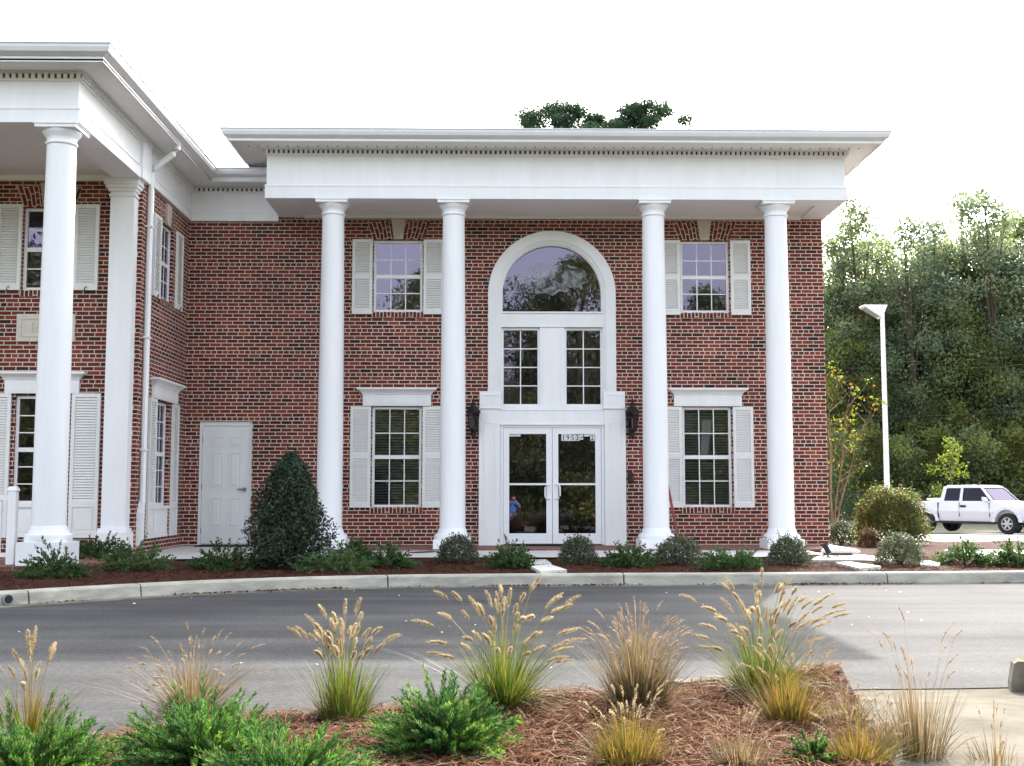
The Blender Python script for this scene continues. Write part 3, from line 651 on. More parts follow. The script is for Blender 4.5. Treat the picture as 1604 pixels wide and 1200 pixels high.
p = MB(); p.box(1.595, 1.64, -.0065, -.0042, 1.932, 1.95); p.build('house_number', m_ink, so_)
text_mesh('2', .135, (1.783, -.006, 1.89), 'house_number', m_ink, so_, .0012, .86)
# white steel service door in the recess
s_ = MB(); s_.box(-5.33, -5.28, -.015, .1, -.01, 2.23); s_.box(-4.42, -4.37, -.015, .1, -.01, 2.23); s_.box(-5.28, -4.42, -.015, .1, 2.15, 2.23); s_.box(-5.28, -4.42, -.005, .1, -.01, .01)
sd_ = s_.build('service_door_frame', m_door, B, (0, .05, 0))
d_ = MB(); d_.box(-5.275, -4.425, .0, .045, .02, 2.145)
for a, b_, c_, e_ in ((-5.12, -4.91, 1.77, 1.95), (-4.79, -4.58, 1.77, 1.95), (-5.12, -4.91, 1.03, 1.66), (-4.79, -4.58, 1.03, 1.66), (-5.12, -4.91, .30, .84), (-4.79, -4.58, .30, .84)):
    d_.box(a, b_, -.011, 0, c_, c_+.012); d_.box(a, b_, -.011, 0, e_-.012, e_); d_.box(a, a+.012, -.011, 0, c_+.012, e_-.012); d_.box(b_-.012, b_, -.011, 0, c_+.012, e_-.012)
    d_.hexa([(a+.03, 0, c_+.03), (b_-.03, 0, c_+.03), (b_-.03, 0, e_-.03), (a+.03, 0, e_-.03)], [(a+.05, -.010, c_+.05), (b_-.05, -.010, c_+.05), (b_-.05, -.010, e_-.05), (a+.05, -.010, e_-.05)])
do = d_.build('service_door', m_door, B, (0, .05, 0))
h_ = MB(); h_.tube([(-4.50, .0, 1.0), (-4.50, -.045, 1.0)], .035, 16); h_.tube([(-4.50, -.04, 1.0), (-4.53, -.055, 1.0), (-4.62, -.055, .998)], .012, 8); h_.build('handle', m_steel, do, smooth=True)
for z in (.25, 1.05, 1.9):
    h_ = MB(); h_.tube([(-5.277, -.008, z-.05), (-5.277, -.008, z+.05)], .009, 8); h_.build('hinge', m_steel, do)

# entablature of the main block
FX0, FX1, FY = -3.92, 6.13, -1.47
s_ = MB()
def entab(path, z0, zt, zm, deep):     # beam with architrave band and frieze
    q = MB()
    q.sweep(path, [(.022, z0), (.022, zm), (.03, zm), (.03, zm+.025), (.0, zm+.04), (0, zt), (-deep, zt), (-deep, z0)])
    return q
path = [(FX0, 0.0), (FX0, FY), (FX1, FY), (FX1, 12.0)]
ea = entab(path, ZB, 6.87, 6.205, .42)
eo = ea.build('entablature', m_white, B)
cr = MB(); cr.sweep(path, [(0.0, 6.75), (.02, 6.75), (.03, 6.785), (.03, 6.80), (0, 6.80)]); cr.sweep(path, [(0, 6.842), (.05, 6.852), (.09, 6.87), (0, 6.87)]); cr.build('bed_moulding', m_trim, eo)
def dentils(mb, p0, p1, out, z0, z1, step=.085, wd=.05, th=.035):
    a, b_ = Vector(p0), Vector(p1); l_ = (b_-a).length; d = (b_-a).normalized(); n_ = Vector((d.y, -d.x)); k_ = int(l_/step)
    for i in range(k_+1):
        c_ = a+d*(i*l_/k_); q_ = [c_-d*wd/2+n_*out, c_+d*wd/2+n_*out, c_+d*wd/2+n_*(out+th), c_-d*wd/2+n_*(out+th)]
        mb.hexa([(v.x, v.y, z0) for v in q_], [(v.x, v.y, z1) for v in q_])
dn = MB(); dentils(dn, (FX0, FY), (FX1, FY), .028, 6.787, 6.85); dentils(dn, (FX1, FY), (FX1, 6), .028, 6.787, 6.85); dn.build('dentil_band', m_trim, eo)
sh_ = MB(); sh_.sweep([(FX0, FY), (FX1, FY), (FX1, 6)], [(.029, 6.789), (.032, 6.789), (.032, 6.848), (.029, 6.848)]); sh_.build('dentil_gap_shade', m_vent_shade, eo)  # dark strip stands in for the shade in the gaps between dentils
# porch ceiling and wall frieze
pc_ = MB(); pc_.box(FX0+.42, FX1-.42, FY+.42, 0, 6.03, 6.06); pc_.box(FX0+.43, FX1-.43, -.07, 0, 5.985, 6.03); pc_.build('porch_ceiling', m_soffit, B)
# soffit, fascia, gutter of the main block
EX0, EX1, EY = -4.46, 6.62, -2.04
so2 = MB(); so2.sweep([(FX0, 3.0), (FX0, FY), (FX1, FY), (FX1, 12)], [(0, 6.872), (.53, 6.872), (.53, 6.90), (0, 6.90)]); so2.build('soffit', m_soffit, B)
vd = MB()
for k_ in range(64):
    x = FX0-.3+k_*.17
    if x < FX1+.3: vd.box(x, x+.02, FY-.20, FY-.15, 6.868, 6.8725)
vd.build('soffit_vents', m_vent_shade, B)
GP = [(0, 0), (.0, .15), (.13, .15), (.13, .135), (.115, .125), (.11, .09), (.085, .04), (.015, 0)]
def gutter(path, z): q = MB(); q.sweep(path, [(o_, z+h_) for o_, h_ in GP]); return q.build('gutter', m_gutter, B)
fa = MB(); fa.sweep([(EX0, 2.5), (EX0, EY), (EX1, EY), (EX1, 12)], [(-.03, 6.85), (0, 6.85), (0, 7.04), (-.03, 7.04)]); fa.build('fascia', m_trim, B)
gutter([(EX0-.002, -.3), (EX0-.002, EY-.002), (EX1+.002, EY-.002), (EX1+.002, 12)], 6.895)
# columns
def column(x, y, zb, top, plinth_h=.24, pw=.315, r0=.218, r1=.19, full=.6):
    o = MB()
    prof = [(r0*1.02, zb+plinth_h+.13)]
    H_ = top-.26-(zb+plinth_h+.13)
    for i in range(1, 13):
        t_ = i/12; r_ = r0+(r1-r0)*max(0, (t_-.25)/.75)**1.3; prof.append((r_, zb+plinth_h+.13+H_*t_))
    o.lathe(prof, (x, y), 40)
    co = o.build('column', m_col, B, smooth=True)
    p_ = MB(); p_.box(x-pw, x+pw, y-pw, y+pw, zb, zb+plinth_h*.8)
    p_.lathe([(pw*.97, zb+plinth_h*.8), (pw*1.0, zb+plinth_h*.8+.03), (pw*.97, zb+plinth_h+.02), (r0*1.17, zb+plinth_h+.05), (r0*1.12, zb+plinth_h+.09), (r0*1.02, zb+plinth_h+.14)], (x, y), 40)
    p_.build('column_base', m_col, co, smooth=True)
    c_ = MB(); c_.lathe([(r1, top-.30), (r1*1.0, top-.262), (r1*1.10, top-.255), (r1*1.13, top-.24), (r1*1.10, top-.225), (r1*1.03, top-.22), (r1*1.03, top-.17), (r1*1.10, top-.15), (r1*1.28, top-.11), (r1*1.36, top-.075), (r1*1.36, top-.065)], (x, y), 40)
    c_.box(x-.275, x+.275, y-.275, y+.275, top-.065, top-.02); c_.box(x-.29, x+.29, y-.29, y+.29, top-.02, top-.001)
    c_.build('capital', m_col, co, smooth=True)
for x in (-2.79, -.69, 2.80, 4.95): column(x, -1.24, -.04, ZB)
column(-5.85, -5.92, .0, 5.87, .37, .305)
# wing portico: pilaster, beams, ceiling, floor
ps = MB(); ps.box(-6.04, -5.665, -3.2, WF, .3, 5.62); pso = ps.build('pilaster', m_white, B)
ps = MB(); ps.box(-6.11, -5.60, -3.27, WF, -.02, .33); ps.box(-6.08, -5.63, -3.235, WF, .33, .39); ps.build('pilaster_base', m_white, pso)
ps = MB()
for e_, za, zb_ in ((.02, 5.60, 5.63), (.0, 5.63, 5.68), (.03, 5.68, 5.73), (.06, 5.73, 5.78), (.085, 5.78, 5.87)): ps.box(-6.04-e_, -5.665+e_, -3.2-e_, WF, za, zb_)
ps.build('capital', m_white, pso)
WYF = -6.15; WXF = -5.56
wp = [(-15, WYF), (WXF, WYF), (WXF, -.04), (FX0+.03, -.04)]
we = MB(); pr_ = [(.018, 5.87), (.018, 6.05), (.028, 6.05), (.028, 6.075), (.0, 6.09), (0, 6.56)]
we.sweep([(-15, WYF), (WXF, WYF), (WXF, WF)], pr_+[(-.42, 6.56), (-.42, 5.87)])
we.sweep([(WXF, WF+.001), (WXF, -.04), (FX0-.04, -.04)], [(o_, z_+.05) if z_ < 5.9 else (o_, z_) for o_, z_ in pr_]+[(-.036, 6.56), (-.036, 5.92)])
wo = we.build('entablature', m_white, B)
bl = MB(); bl.box(WXF-.3, WXF+.045, -3.3, -2.82, 5.873, 6.50); bl.build('pilaster_block', m_white, wo)
cr = MB(); cr.sweep(wp, [(0, 6.44), (.02, 6.44), (.03, 6.47), (.03, 6.5), (0, 6.5)]); cr.sweep(wp, [(0, 6.53), (.04, 6.535), (.07, 6.555), (0, 6.555)]); cr.build('bed_moulding', m_trim, wo)
dn = MB(); dentils(dn, (-9, WYF), (WXF, WYF), .028, 6.47, 6.53); dentils(dn, (WXF, WYF), (WXF, -.1), .028, 6.47, 6.53); dentils(dn, (WXF+.1, -.04), (FX0-.05, -.04), .028, 6.47, 6.53); dn.build('dentil_band', m_trim, wo)
sh_ = MB(); sh_.sweep(wp, [(.029, 6.472), (.032, 6.472), (.032, 6.528), (.029, 6.528)]); sh_.build('dentil_gap_shade', m_vent_shade, wo)  # shade between the wing dentils, painted as a dark strip
ws = MB(); ws.sweep(wp, [(0, 6.56), (.46, 6.56), (.46, 6.585), (0, 6.585)]); ws.build('soffit', m_soffit, B)
wg = [(-15, WYF-.46), (WXF+.46, WYF-.46), (WXF+.46, -.50), (FX0-.03, -.50)]
fa = MB(); fa.sweep(wg, [(-.03, 6.545), (0, 6.545), (0, 6.76), (-.03, 6.76)]); fa.build('fascia', m_trim, B)
gutter([(-15, WYF-.462), (WXF+.462, WYF-.462), (WXF+.462, -.502), (FX0-.025, -.502)], 6.62)
wc = MB(); wc.box(-15, WXF-.42, WYF+.42, WF, 5.98, 6.02); wc.box(-15, -6.05, WF-.05, WF, 5.90, 5.98); wc.build('porch_ceiling', m_soffit, B)
pf = MB(); pf.box(-15, -5.42, -6.35, WF-.001, -.3, -.004); pf.build('porch_floor', m_paver, B)
# railing of the wing porch
rl = MB(); rl.box(-15, -6.34, -6.02, -5.97, .84, .9); rl.box(-15, -6.34, -6.02, -5.97, .1, .15)
ro = rl.build('porch_railing', m_white, B)
pp = MB(); pp.box(-6.35, -6.24, -6.06, -5.95, 0, .96); pp.hexa([(-6.37, -6.07, .96), (-6.22, -6.07, .96), (-6.22, -5.94, .96), (-6.37, -5.94, .96)], [(-6.34, -6.05, 1.02), (-6.25, -6.05, 1.02), (-6.25, -5.96, 1.02), (-6.34, -5.96, 1.02)]); pp.build('newel_post', m_white, ro, bevel=.01)
for k_ in range(8):
    bb = MB(); x = -6.46-.13*k_; bb.box(x-.018, x+.018, -6.01, -5.98, .15, .84); bb.build('baluster', m_white, ro)
# downspout
ds = MB()
P = [(WXF+.42, -2.72, 6.62), (WXF+.42, -2.72, 6.50), (WXF+.36, -2.72, 6.42), (WX+.10, -2.72, 6.18), (WX+.055, -2.72, 6.08), (WX+.05, -2.72, .78)]
ds.tube(P, .052, 4 if False else 8)
ds.tube([(WX+.05, -2.72, .80), (WX+.05, -2.78, .62), (WX+.05, -2.80, .10)], [.056, .07, .07], 4)
dso = ds.build('downspout', m_white, B)
for z in (5.2, 3.4, 1.6):
    q = MB(); q.box(WX+.002, WX+.108, -2.785, -2.655, z, z+.03); q.build('strap', m_white, dso)
# roofs
def hip(x0, x1, y0, y1, z, rise, inset, name='roof'):
    q = MB(); a = [(x0, y0, z), (x1, y0, z), (x1, y1, z), (x0, y1, z)]; h_ = min(x1-x0, y1-y0)/2
    if x1-x0 > y1-y0: t_ = [(x0+h_, (y0+y1)/2, z+rise), (x1-h_, (y0+y1)/2, z+rise)]; q.poly([a[0], a[1], t_[1], t_[0]]); q.poly([a[1], a[2], t_[1]]); q.poly([a[2], a[3], t_[0], t_[1]]); q.poly([a[3], a[0], t_[0]])
    else: t_ = [((x0+x1)/2, y0+h_, z+rise), ((x0+x1)/2, y1-h_, z+rise)]; q.poly([a[0], a[1], t_[0]]); q.poly([a[1], a[2], t_[1], t_[0]]); q.poly([a[2], a[3], t_[1]]); q.poly([a[3], a[0], t_[0], t_[1]])
    q.poly(a[::-1])
    return q.build(name, m_roof, B)
hip(EX0-.08, EX1+.08, EY-.08, 12.6, 7.046, 1.25, 0); hip(-15, WXF+.54, WYF-.54, 12.6, 6.765, .95, 0)
q = MB(); q.poly([(WXF+.3, -.56, 6.764), (EX0+.2, -.56, 6.764), (EX0+.2, 6, 7.3), (WXF+.3, 6, 7.3)]); q.build('roof', m_roof, B)
# small dark fittings on the brick
def wallbox(x, z, w, h):
    q = MB(); q.box(x-w/2, x+w/2, -.05, 0, z-h/2, z+h/2); q.box(x-w/2-.01, x+w/2+.01, -.06, -.05, z-h/2-.01, z-h/2+.02); q.build('wall_box', m_plastic, B, bevel=.006)
wallbox(2.50, 1.22, .09, .16)
# ------------------------------------------------------------------ lanterns
def lantern(x, label):
    r_ = empty('wall_lantern', (x, -.17, 2.25), label, 'lantern', 'carriage lanterns beside the entrance')
    b_ = MB(); b_.lathe([(.012, -.30), (.03, -.27), (.02, -.24), (.05, -.20), (.085, -.17), (.085, -.155)], n=6, rot=R(30))
    for k_ in range(6):
        a = R(60*k_+30); b_.tube([(.085*math.cos(a), .085*math.sin(a), -.16), (.125*math.cos(a), .125*math.sin(a), .14)], .009, 4)
    b_.lathe([(.145, .13), (.15, .15), (.10, .20), (.06, .24), (.055, .27), (.075, .28), (.03, .31), (.012, .34), (.02, .36), (.008, .39)], n=6, rot=R(30))
    b_.lathe([(.006, .38), (.016, .40), (.002, .43)], n=8)
    b_.build('cage', m_black, r_)
    g_ = MB(); g_.lathe([(.078, -.155), (.117, .13)], n=6, rot=R(30)); g_.build('lantern_glass', m_lglass, r_)
    c_ = MB(); c_.lathe([(.014, -.155), (.014, .0), (.004, .03)], n=8); c_.build('candle', m_label, r_)
    k_ = MB(); k_.box(-.05, .05, .15, .169, -.28, .05); k_.tube([(0, .16, -.22), (0, .10, -.33), (0, .03, -.34), (0, 0, -.29)], .012, 6); k_.tube([(0, .16, -.05), (0, .13, .05), (0, .10, .18)], .010, 6); k_.build('bracket', m_black, r_)
lantern(-.355, 'black carriage lantern on the brick left of the entrance doors')
lantern(2.53, 'black carriage lantern on the brick right of the entrance doors')
# door mats
q = MB(); q.box(-.47, .47, -.22, .22, 0, .014); q.box(-.44, .44, -.19, .19, .014, .018)
mt = q.build('door_mat', m_matm, None, (-4.8, -.25, -.008)); tag(mt, 'black rubber mat in front of the white service door', 'door mat')
q = MB(); q.box(-.5, .5, -.15, .15, 0, .03); q.box(-.47, .47, -.12, .12, .03, .034)
mt = q.build('door_mat', m_matm, None, (.85, -.27, -.008)); tag(mt, 'black threshold mat in front of the glazed double doors', 'door mat')
# ladder leaning behind the third column
ld = empty('ladder', (3.0, -.75, -.01), 'red ladder leaning on the wall, mostly hidden by the third column', 'ladder')
for x0, x1 in ((-.2, -.16), (.235, .19)):
    q = MB(); q.hexa([(x0-.018, -.25, .03), (x0+.018, -.25, .03), (x0+.018, -.18, .03), (x0-.018, -.18, .03)], [(x1-.16-.018, .5, 1.75), (x1-.16+.018, .5, 1.75), (x1-.16+.018, .57, 1.75), (x1-.16-.018, .57, 1.75)]); q.build('rail', m_red, ld)
for k_ in range(6):
    t_ = (k_+1)/6.6; q = MB(); yy = -.215+.75*t_; zz = .03+1.72*t_; q.tube([(-.2-.12*t_, yy, zz), (.235-.2*t_, yy, zz)], .014, 6); q.build('rung', m_galv, ld)
q = MB(); q.box(.16, .30, -.32, -.18, 0, .05); q.hexa([(.16, -.30, .05), (.26, -.30, .05), (.26, -.2, .05), (.16, -.2, .05)], [(.10, -.28, .17), (.18, -.28, .17), (.18, -.22, .17), (.10, -.22, .17)]); q.build('ladder_foot', m_yellow, ld)
# ground spotlight
sp = Zp(1297, 873, -.02); gl_ = empty('ground_spotlight', sp, 'small black ground spotlight on the sunlit slab by the building corner', 'spotlight')
q = MB(); q.lathe([(.05, -.0), (.05, .015), (.012, .02), (.012, .06)], n=12); q.build('base', m_black, gl_)
q = MB(); q.tube([(.02, -.02, .05), (-.03, .03, .17), (-.035, .035, .19)], [.04, .045, .06], 12); q.tube([(-.03, .03, .17), (-.09, .05, .185)], .02, 8); q.build('lamp_head', m_black, gl_, smooth=True)

# ------------------------------------------------------------------ vegetation tools
def unit(v): return v/np.linalg.norm(v, axis=-1, keepdims=True)
def leaves(P, size, asp=.5, up=0., nrm=None, jit=1.):      # one small two-triangle leaf (rhombus) per point
    n = len(P); d = RNG.normal(size=(n, 3)); d[:, 2] += up
    if nrm is not None: d = nrm*1.2+d*jit
    d = unit(d); a = unit(np.cross(d, RNG.normal(size=(n, 3)))); b_ = np.cross(d, a)
    s_ = (size*(.6+.8*RNG.random(n)))[:, None]
    # leaf lies roughly across d: long axis a
    V = np.stack([P-a*s_*.5, P+b_*s_*asp*.5, P+a*s_*.5, P-b_*s_*asp*.5], 1).reshape(-1, 3)
    return V, np.arange(4*n).reshape(n, 4)
def clump_points(centers, radii, n, squash=.8, shell=.5):
    k_ = RNG.integers(0, len(centers), n); d = unit(RNG.normal(size=(n, 3))); r_ = (shell+(1-shell)*RNG.random(n)**.6)[:, None]
    o = d*r_*radii[k_][:, None]; o[:, 2] *= squash
    return centers[k_]+o, d
def merge(parts):
    V = []; F = []; o = 0
    for v, f in parts: V.append(v); F.append(f+o); o += len(v)
    return np.concatenate(V), np.concatenate(F)
def shrub(name, w, h, n, leaf, mats, label, cat, loc, group=None, kind='round', stem=m_bark, full=1.):
    r_ = empty(name, loc, label, cat, group)
    if kind == 'round':
        d = unit(RNG.normal(size=(n, 3))); d = np.sign(d)*np.abs(d)**full; d[:, 2] = np.abs(d[:, 2])*1.6-.6; rr_ = (.55+.45*RNG.random(n)**.45)
        wob = 1+.09*np.sin(3*np.arctan2(d[:, 1], d[:, 0])+h*40)+.07*np.sin(5*np.arctan2(d[:, 1], d[:, 0])+2)+.05*np.sin(9*d[:, 2]+3*d[:, 0])+RNG.normal(size=n)*.055
        P = d*(rr_*wob)[:, None]*np.array([w/2, w/2, h*.60])+np.array([0, 0, h*.40]); P[:, 2] = np.maximum(P[:, 2], .01)
        V, F = leaves(P, leaf, .5, nrm=d, jit=.9)
    elif kind == 'cone':
        z = RNG.random(n)**1.15; prof = np.interp(z, [0, .08, .25, .5, .75, .9, 1], [.72, .93, 1., .82, .55, .33, .06])
        a = RNG.random(n)*2*math.pi; rr_ = (.35+.65*RNG.random(n)**.5)*prof*(1+.13*np.sin(3*a+7*z)+.10*np.sin(5*a-15*z+1)+RNG.normal(size=n)*.07)
        P = np.stack([np.cos(a)*rr_*w/2, np.sin(a)*rr_*w/2, z*h+.02], 1)
        V, F = leaves(P, leaf, .5, nrm=np.stack([np.cos(a), np.sin(a), .5+0*a], 1), jit=.9)
    sp_ = []                                   # stray shoots breaking the outline
    for k_ in range(26 if kind == 'cone' else 22):
        i_ = RNG.integers(0, len(P)); b0 = P[i_]; dv_ = np.array([b0[0], b0[1], .0]); dv_ = dv_/(np.linalg.norm(dv_)+1e-6)*.7+np.array([0, 0, .9])+RNG.normal(size=3)*.2; L2 = h*(.055 if kind == 'cone' else .24)*(.5+random.random())
        if b0[2] < h*.4: continue
        q2 = b0+dv_*(np.linspace(-.3, 1, 14)*L2)[:, None]+RNG.normal(size=(14, 3))*leaf*.35; sp_.append(leaves(q2, leaf*.95, .45, up=.2))
    V, F = merge([(V, F)]+sp_)
    o = arrmesh('foliage', V, F, mats, r_)
    s_ = MB()
    for k_ in range(5):
        a = k_*1.26; s_.tube([(0, 0, -.05), (.2*w*math.cos(a)*.5, .2*w*math.sin(a)*.5, h*.3), (.3*w*math.cos(a), .3*w*math.sin(a), h*.65)], [.018, .012, .005], 5)
    s_.build('stem', stem, r_)
    return r_
def spray_bush(name, w, h, nspray, m, label, loc, group, length=.22, leaf=.016, nl=34, cat='juniper', erect=.8, rz=0, tilt=.85, lw=.32):
    r_ = empty(name, loc, label, cat, group, rz)
    parts = []; sv = MB(); ph_ = random.random()*6
    for k_ in range(nspray):
        a = random.random()*2*math.pi; q_ = random.random()**.55; rad = q_*w/2*.86
        base_h = h*(1-q_**2)*.60*(.45+.6*random.random())*(1+.45*math.sin(2*a+ph_)+.25*math.sin(5*a+2*ph_))
        p0 = np.array([rad*math.cos(a), rad*math.sin(a), base_h])
        out_ = np.array([math.cos(a), math.sin(a), 0])*(.25+.9*q_)+RNG.normal(size=3)*.33+np.array([0, 0, erect*(1.2-.7*q_)])
        out_ /= np.linalg.norm(out_); L_ = length*(.6+.8*random.random())
        t_ = np.sort(RNG.random(nl)); droop = np.array([0, 0, -.25*L_])*(t_**2)[:, None]*q_
        side_ = unit(np.cross(RNG.normal(size=(nl, 3)), out_)); rad_ = (.15*L_*(1-t_*.85))[:, None]
        C_ = p0+out_*(t_*L_)[:, None]+droop; ax = unit(out_*1.0+side_*tilt)
        tip = C_+ax*(rad_*1.0+.4*leaf); per = unit(np.cross(ax, RNG.normal(size=(nl, 3))))*(leaf*lw)
        V = np.stack([C_-per*.6, C_+per*.6, tip+per, tip+ax*leaf*.5, tip-per], 1).reshape(-1, 3)
        f = np.arange(5*nl).reshape(nl, 5); parts.append((V, f))
        if k_ % 6 == 0: sv.tube([(0, 0, -.03), tuple(p0*.6), tuple(p0+out_*L_*.5)], [.009, .006, .003], 4)
    V, F = merge(parts); arrmesh('foliage', V, F, m, r_); sv.build('stem', m_bark, r_)
    return r_
def blades(n, spread, hgt, wid, lean, base=.05, seg=4, droop=.35):
    a = RNG.random(n)*2*math.pi; q_ = RNG.random(n)**.6; b0 = np.stack([np.cos(a)*base*q_, np.sin(a)*base*q_, np.zeros(n)], 1)
    L_ = hgt*(.55+.6*RNG.random(n)); out_ = np.stack([np.cos(a), np.sin(a), np.zeros(n)], 1)+RNG.normal(size=(n, 3))*.25; out_[:, 2] = 0
    ln = (lean*q_*(.5+RNG.random(n)))[:, None]; per = unit(np.stack([-out_[:, 1], out_[:, 0], RNG.normal(size=n)*.4], 1))*1.0
    rows = []
    for i in range(seg+1):
        t_ = i/seg; c_ = b0+out_*ln*L_[:, None]*(t_+.5*t_*t_)+np.array([0, 0, 1.])*(L_*(t_-droop*ln[:, 0]*t_*t_))[:, None]
        wd = (wid*(1-t_**1.5)+.0006)*.5; rows += [c_-per*wd, c_+per*wd]
    V = np.stack(rows, 1).reshape(-1, 3); m_ = 2*(seg+1); F = []
    base_i = (np.arange(n)*m_)[:, None]
    for i in range(seg): F.append(base_i+np.array([[2*i, 2*i+1, 2*i+3, 2*i+2]]))
    F = np.stack(F, 1).reshape(-1, 4)
    return V, F
def plume_tuft(name, h, n_bl, n_pl, mb_, mp_, label, loc, lean=.55, pl=.105, wid=.005, base=.08, plh=1.3, bl=.62, group='ornamental fountain grasses', cat='ornamental grass', rz=0, lopside=0, fuzz=200, pw=.0135):
    r_ = empty(name, loc, label, cat, group, rz)
    V, F = blades(n_bl, 0, h*bl, wid, lean, base); V2, F2 = blades(n_bl//3, 0, h*bl*.62, wid, lean*1.7, base*1.2, droop=.9); V, F = merge([(V, F), (V2, F2)])
    arrmesh('blades', V, F, mb_, r_)
    sv = []; pv = []
    for k_ in range(n_pl):
        a = random.random()*2*math.pi; q_ = random.random()**.75; L_ = h*plh*(.50+.54*random.random()**.8)*(1-.18*q_)
        ln = lean*q_*1.0; ox = np.array([math.cos(a)+lopside, math.sin(a), 0]); b0 = np.array([math.cos(a), math.sin(a), 0])*base*.6*q_
        pts = []
        for i in range(9):
            t_ = i/8; pts.append(b0+ox*ln*L_*(.75*t_+.45*t_*t_)+np.array([0, 0, L_*(t_-.30*ln*t_**3)]))
        pts = np.array(pts)
        per = np.array([-ox[1], ox[0], .3]); per /= np.linalg.norm(per)+1e-6
        vs = np.stack([pts-per*.0011, pts+per*.0011], 1).reshape(-1, 3); fs = np.array([[2*i, 2*i+1, 2*i+3, 2*i+2] for i in range(8)]); sv.append((vs, fs))
        # bottle-brush head, nodding at the end of the stalk
        d0 = pts[-1]-pts[-2]; d0 /= np.linalg.norm(d0); nod = ox/np.linalg.norm(ox)*(.35+.75*random.random())*(.3+q_)+np.array([0, 0, -.45*q_])
        PL = pl*(.65+.6*random.random()); m_ = fuzz; t_ = RNG.random(m_)
        C_ = pts[-1]+d0*(t_*PL)[:, None]+nod*(PL*.55*t_**2)[:, None]
        dd = unit(d0[None]+nod[None]*(1.1*t_)[:, None]); sd2 = unit(np.cross(dd, RNG.normal(size=(m_, 3))))
        env = (pw*np.interp(t_, [0, .15, .5, .85, 1], [.55, .95, 1, .7, .3]))[:, None]
        tip = C_+unit(sd2+dd*.9)*env*1.25; pr2 = np.cross(dd, sd2)*.0019
        pv.append((np.stack([C_-pr2, C_+pr2, tip], 1).reshape(-1, 3), np.arange(3*m_).reshape(m_, 3)))
    V, F = merge(sv); st_ = arrmesh('stalks', V, F, mb_, r_)
    V, F = merge(pv); arrmesh('plumes', V, F, mp_, r_)
    return r_
def tree_mesh(name, H_, Wd, nclump, nleaf, leaf, lm, bark, loc, label, group=None, cat='tree', low=.1, trunk=.18, open_=1., limbs=7, top=1., squash=.75, cr=(.16, .30), lean=0, seed=None):
    r_ = empty(name, loc, label, cat, group, random.random()*6.28)
    C_ = []; Rr = []
    for k_ in range(nclump):
        t_ = low+(1-low)*random.random()**.85; prof = np.interp(t_, [0, low, low+.25*(1-low), .65, .88, 1], [.3, .55, .95, 1., .6, .15])
        a = random.random()*6.28; q_ = random.random()**.6*prof*Wd/2*.85
        C_.append((q_*math.cos(a)+lean*t_*H_, q_*math.sin(a), t_*H_*.97)); Rr.append(Wd*random.uniform(*cr)*(.55+.45*prof))
    C_ = np.array(C_); Rr = np.array(Rr)
    P, d = clump_points(C_, Rr, nleaf, squash, .35)
    P = P+RNG.normal(size=P.shape)*leaf*.6; P[:, 2] = np.maximum(P[:, 2], .05)
    V, F = leaves(P, leaf, .55, up=.5)
    arrmesh('crown', V, F, lm, r_)
    s_ = MB(); zs = np.linspace(0, 1, 7); wob = [(.02*H_*math.sin(3*z+1)*z+lean*z*H_, .02*H_*math.cos(4*z)*z) for z in zs]
    s_.tube([(wx, wy, z*H_*.93-(.3 if z == 0 else 0)) for (wx, wy), z in zip(wob, zs)], [trunk*(1-z*.92) for z in zs], 8)
    order = RNG.permutation(len(C_))[:limbs*3]
    for k_ in order:
        c_ = C_[k_]; z0 = max(low*H_*.6, c_[2]*.62); f_ = z0/(H_*.93); b0 = (np.interp(f_, zs, [w_[0] for w_ in wob]), np.interp(f_, zs, [w_[1] for w_ in wob]), z0)
        mid = ((b0[0]+c_[0])/2, (b0[1]+c_[1])/2, b0[2]*.4+c_[2]*.6); r0_ = trunk*(1-f_*.92)*.45
        s_.tube([b0, mid, tuple(c_)], [r0_, r0_*.6, r0_*.2], 5)
    s_.build('trunk', bark, r_, smooth=True)
    return r_
def relabel(o, label, loc, sc=1, rz=None):
    o['label'] = label; o.location = loc; o.scale = (sc,)*3 if not isinstance(sc, tuple) else sc; o.rotation_euler[2] = random.random()*6.28 if rz is None else rz; return o

# ------------------------------------------------------------------ bed planting
def px_bed(px, py): p = Zp(px, py, -.06); return Vector((p.x, p.y, zbed(p.x, p.y)-.01))
def per_m(p): return 1900/((p-CAM).dot(FW))
LOW = [(85, 903, 88, 40, 'dark spreading juniper at the kerb in front of the wing column', l_low), (155, 880, 80, 36, 'dark spreading juniper beside the square pilaster of the wing', l_low),
       (214, 895, 104, 40, 'feathery juniper in front of the downspout', l_lowp), (350, 891, 96, 42, 'low juniper in front of the white service door', l_low),
       (524, 894, 108, 34, 'pale green spreading juniper right of the conical holly', l_lowp), (556, 882, 50, 36, 'small dark juniper behind the pale spreading one, beside the first column', l_low),
       (610, 889, 66, 34, 'low juniper below the left ground-floor window', l_low), (800, 889, 58, 34, 'low juniper between round shrub and stepping slabs at the entrance', l_low),
       (984, 886, 80, 30, 'spreading juniper in front of the third column', l_low), (1145, 891, 84, 27, 'low flat juniper below the right ground-floor window', l_low),
       (1512, 885, 80, 34, 'low sunlit shrub at the lot edge below the pickup bed', l_low), (1590, 886, 62, 38, 'low sunlit shrub below the pickup front wheel at the right edge', l_low)]
for px, py, w_, h_, lab, lm in LOW:
    p = px_bed(px, py); s_ = per_m(p)
    spray_bush('juniper_shrub', w_/s_*1.0, h_/s_*1.0, 150, lm, lab, p, 'low junipers in the bed along the building', length=.2, leaf=.026, nl=22)
p = px_bed(452, 889); shrub('holly_bush', 132/per_m(p), 178/per_m(p), 16000, .05, l_holly, 'tall dark conical holly bush left of the first column', 'bush', p, kind='cone')
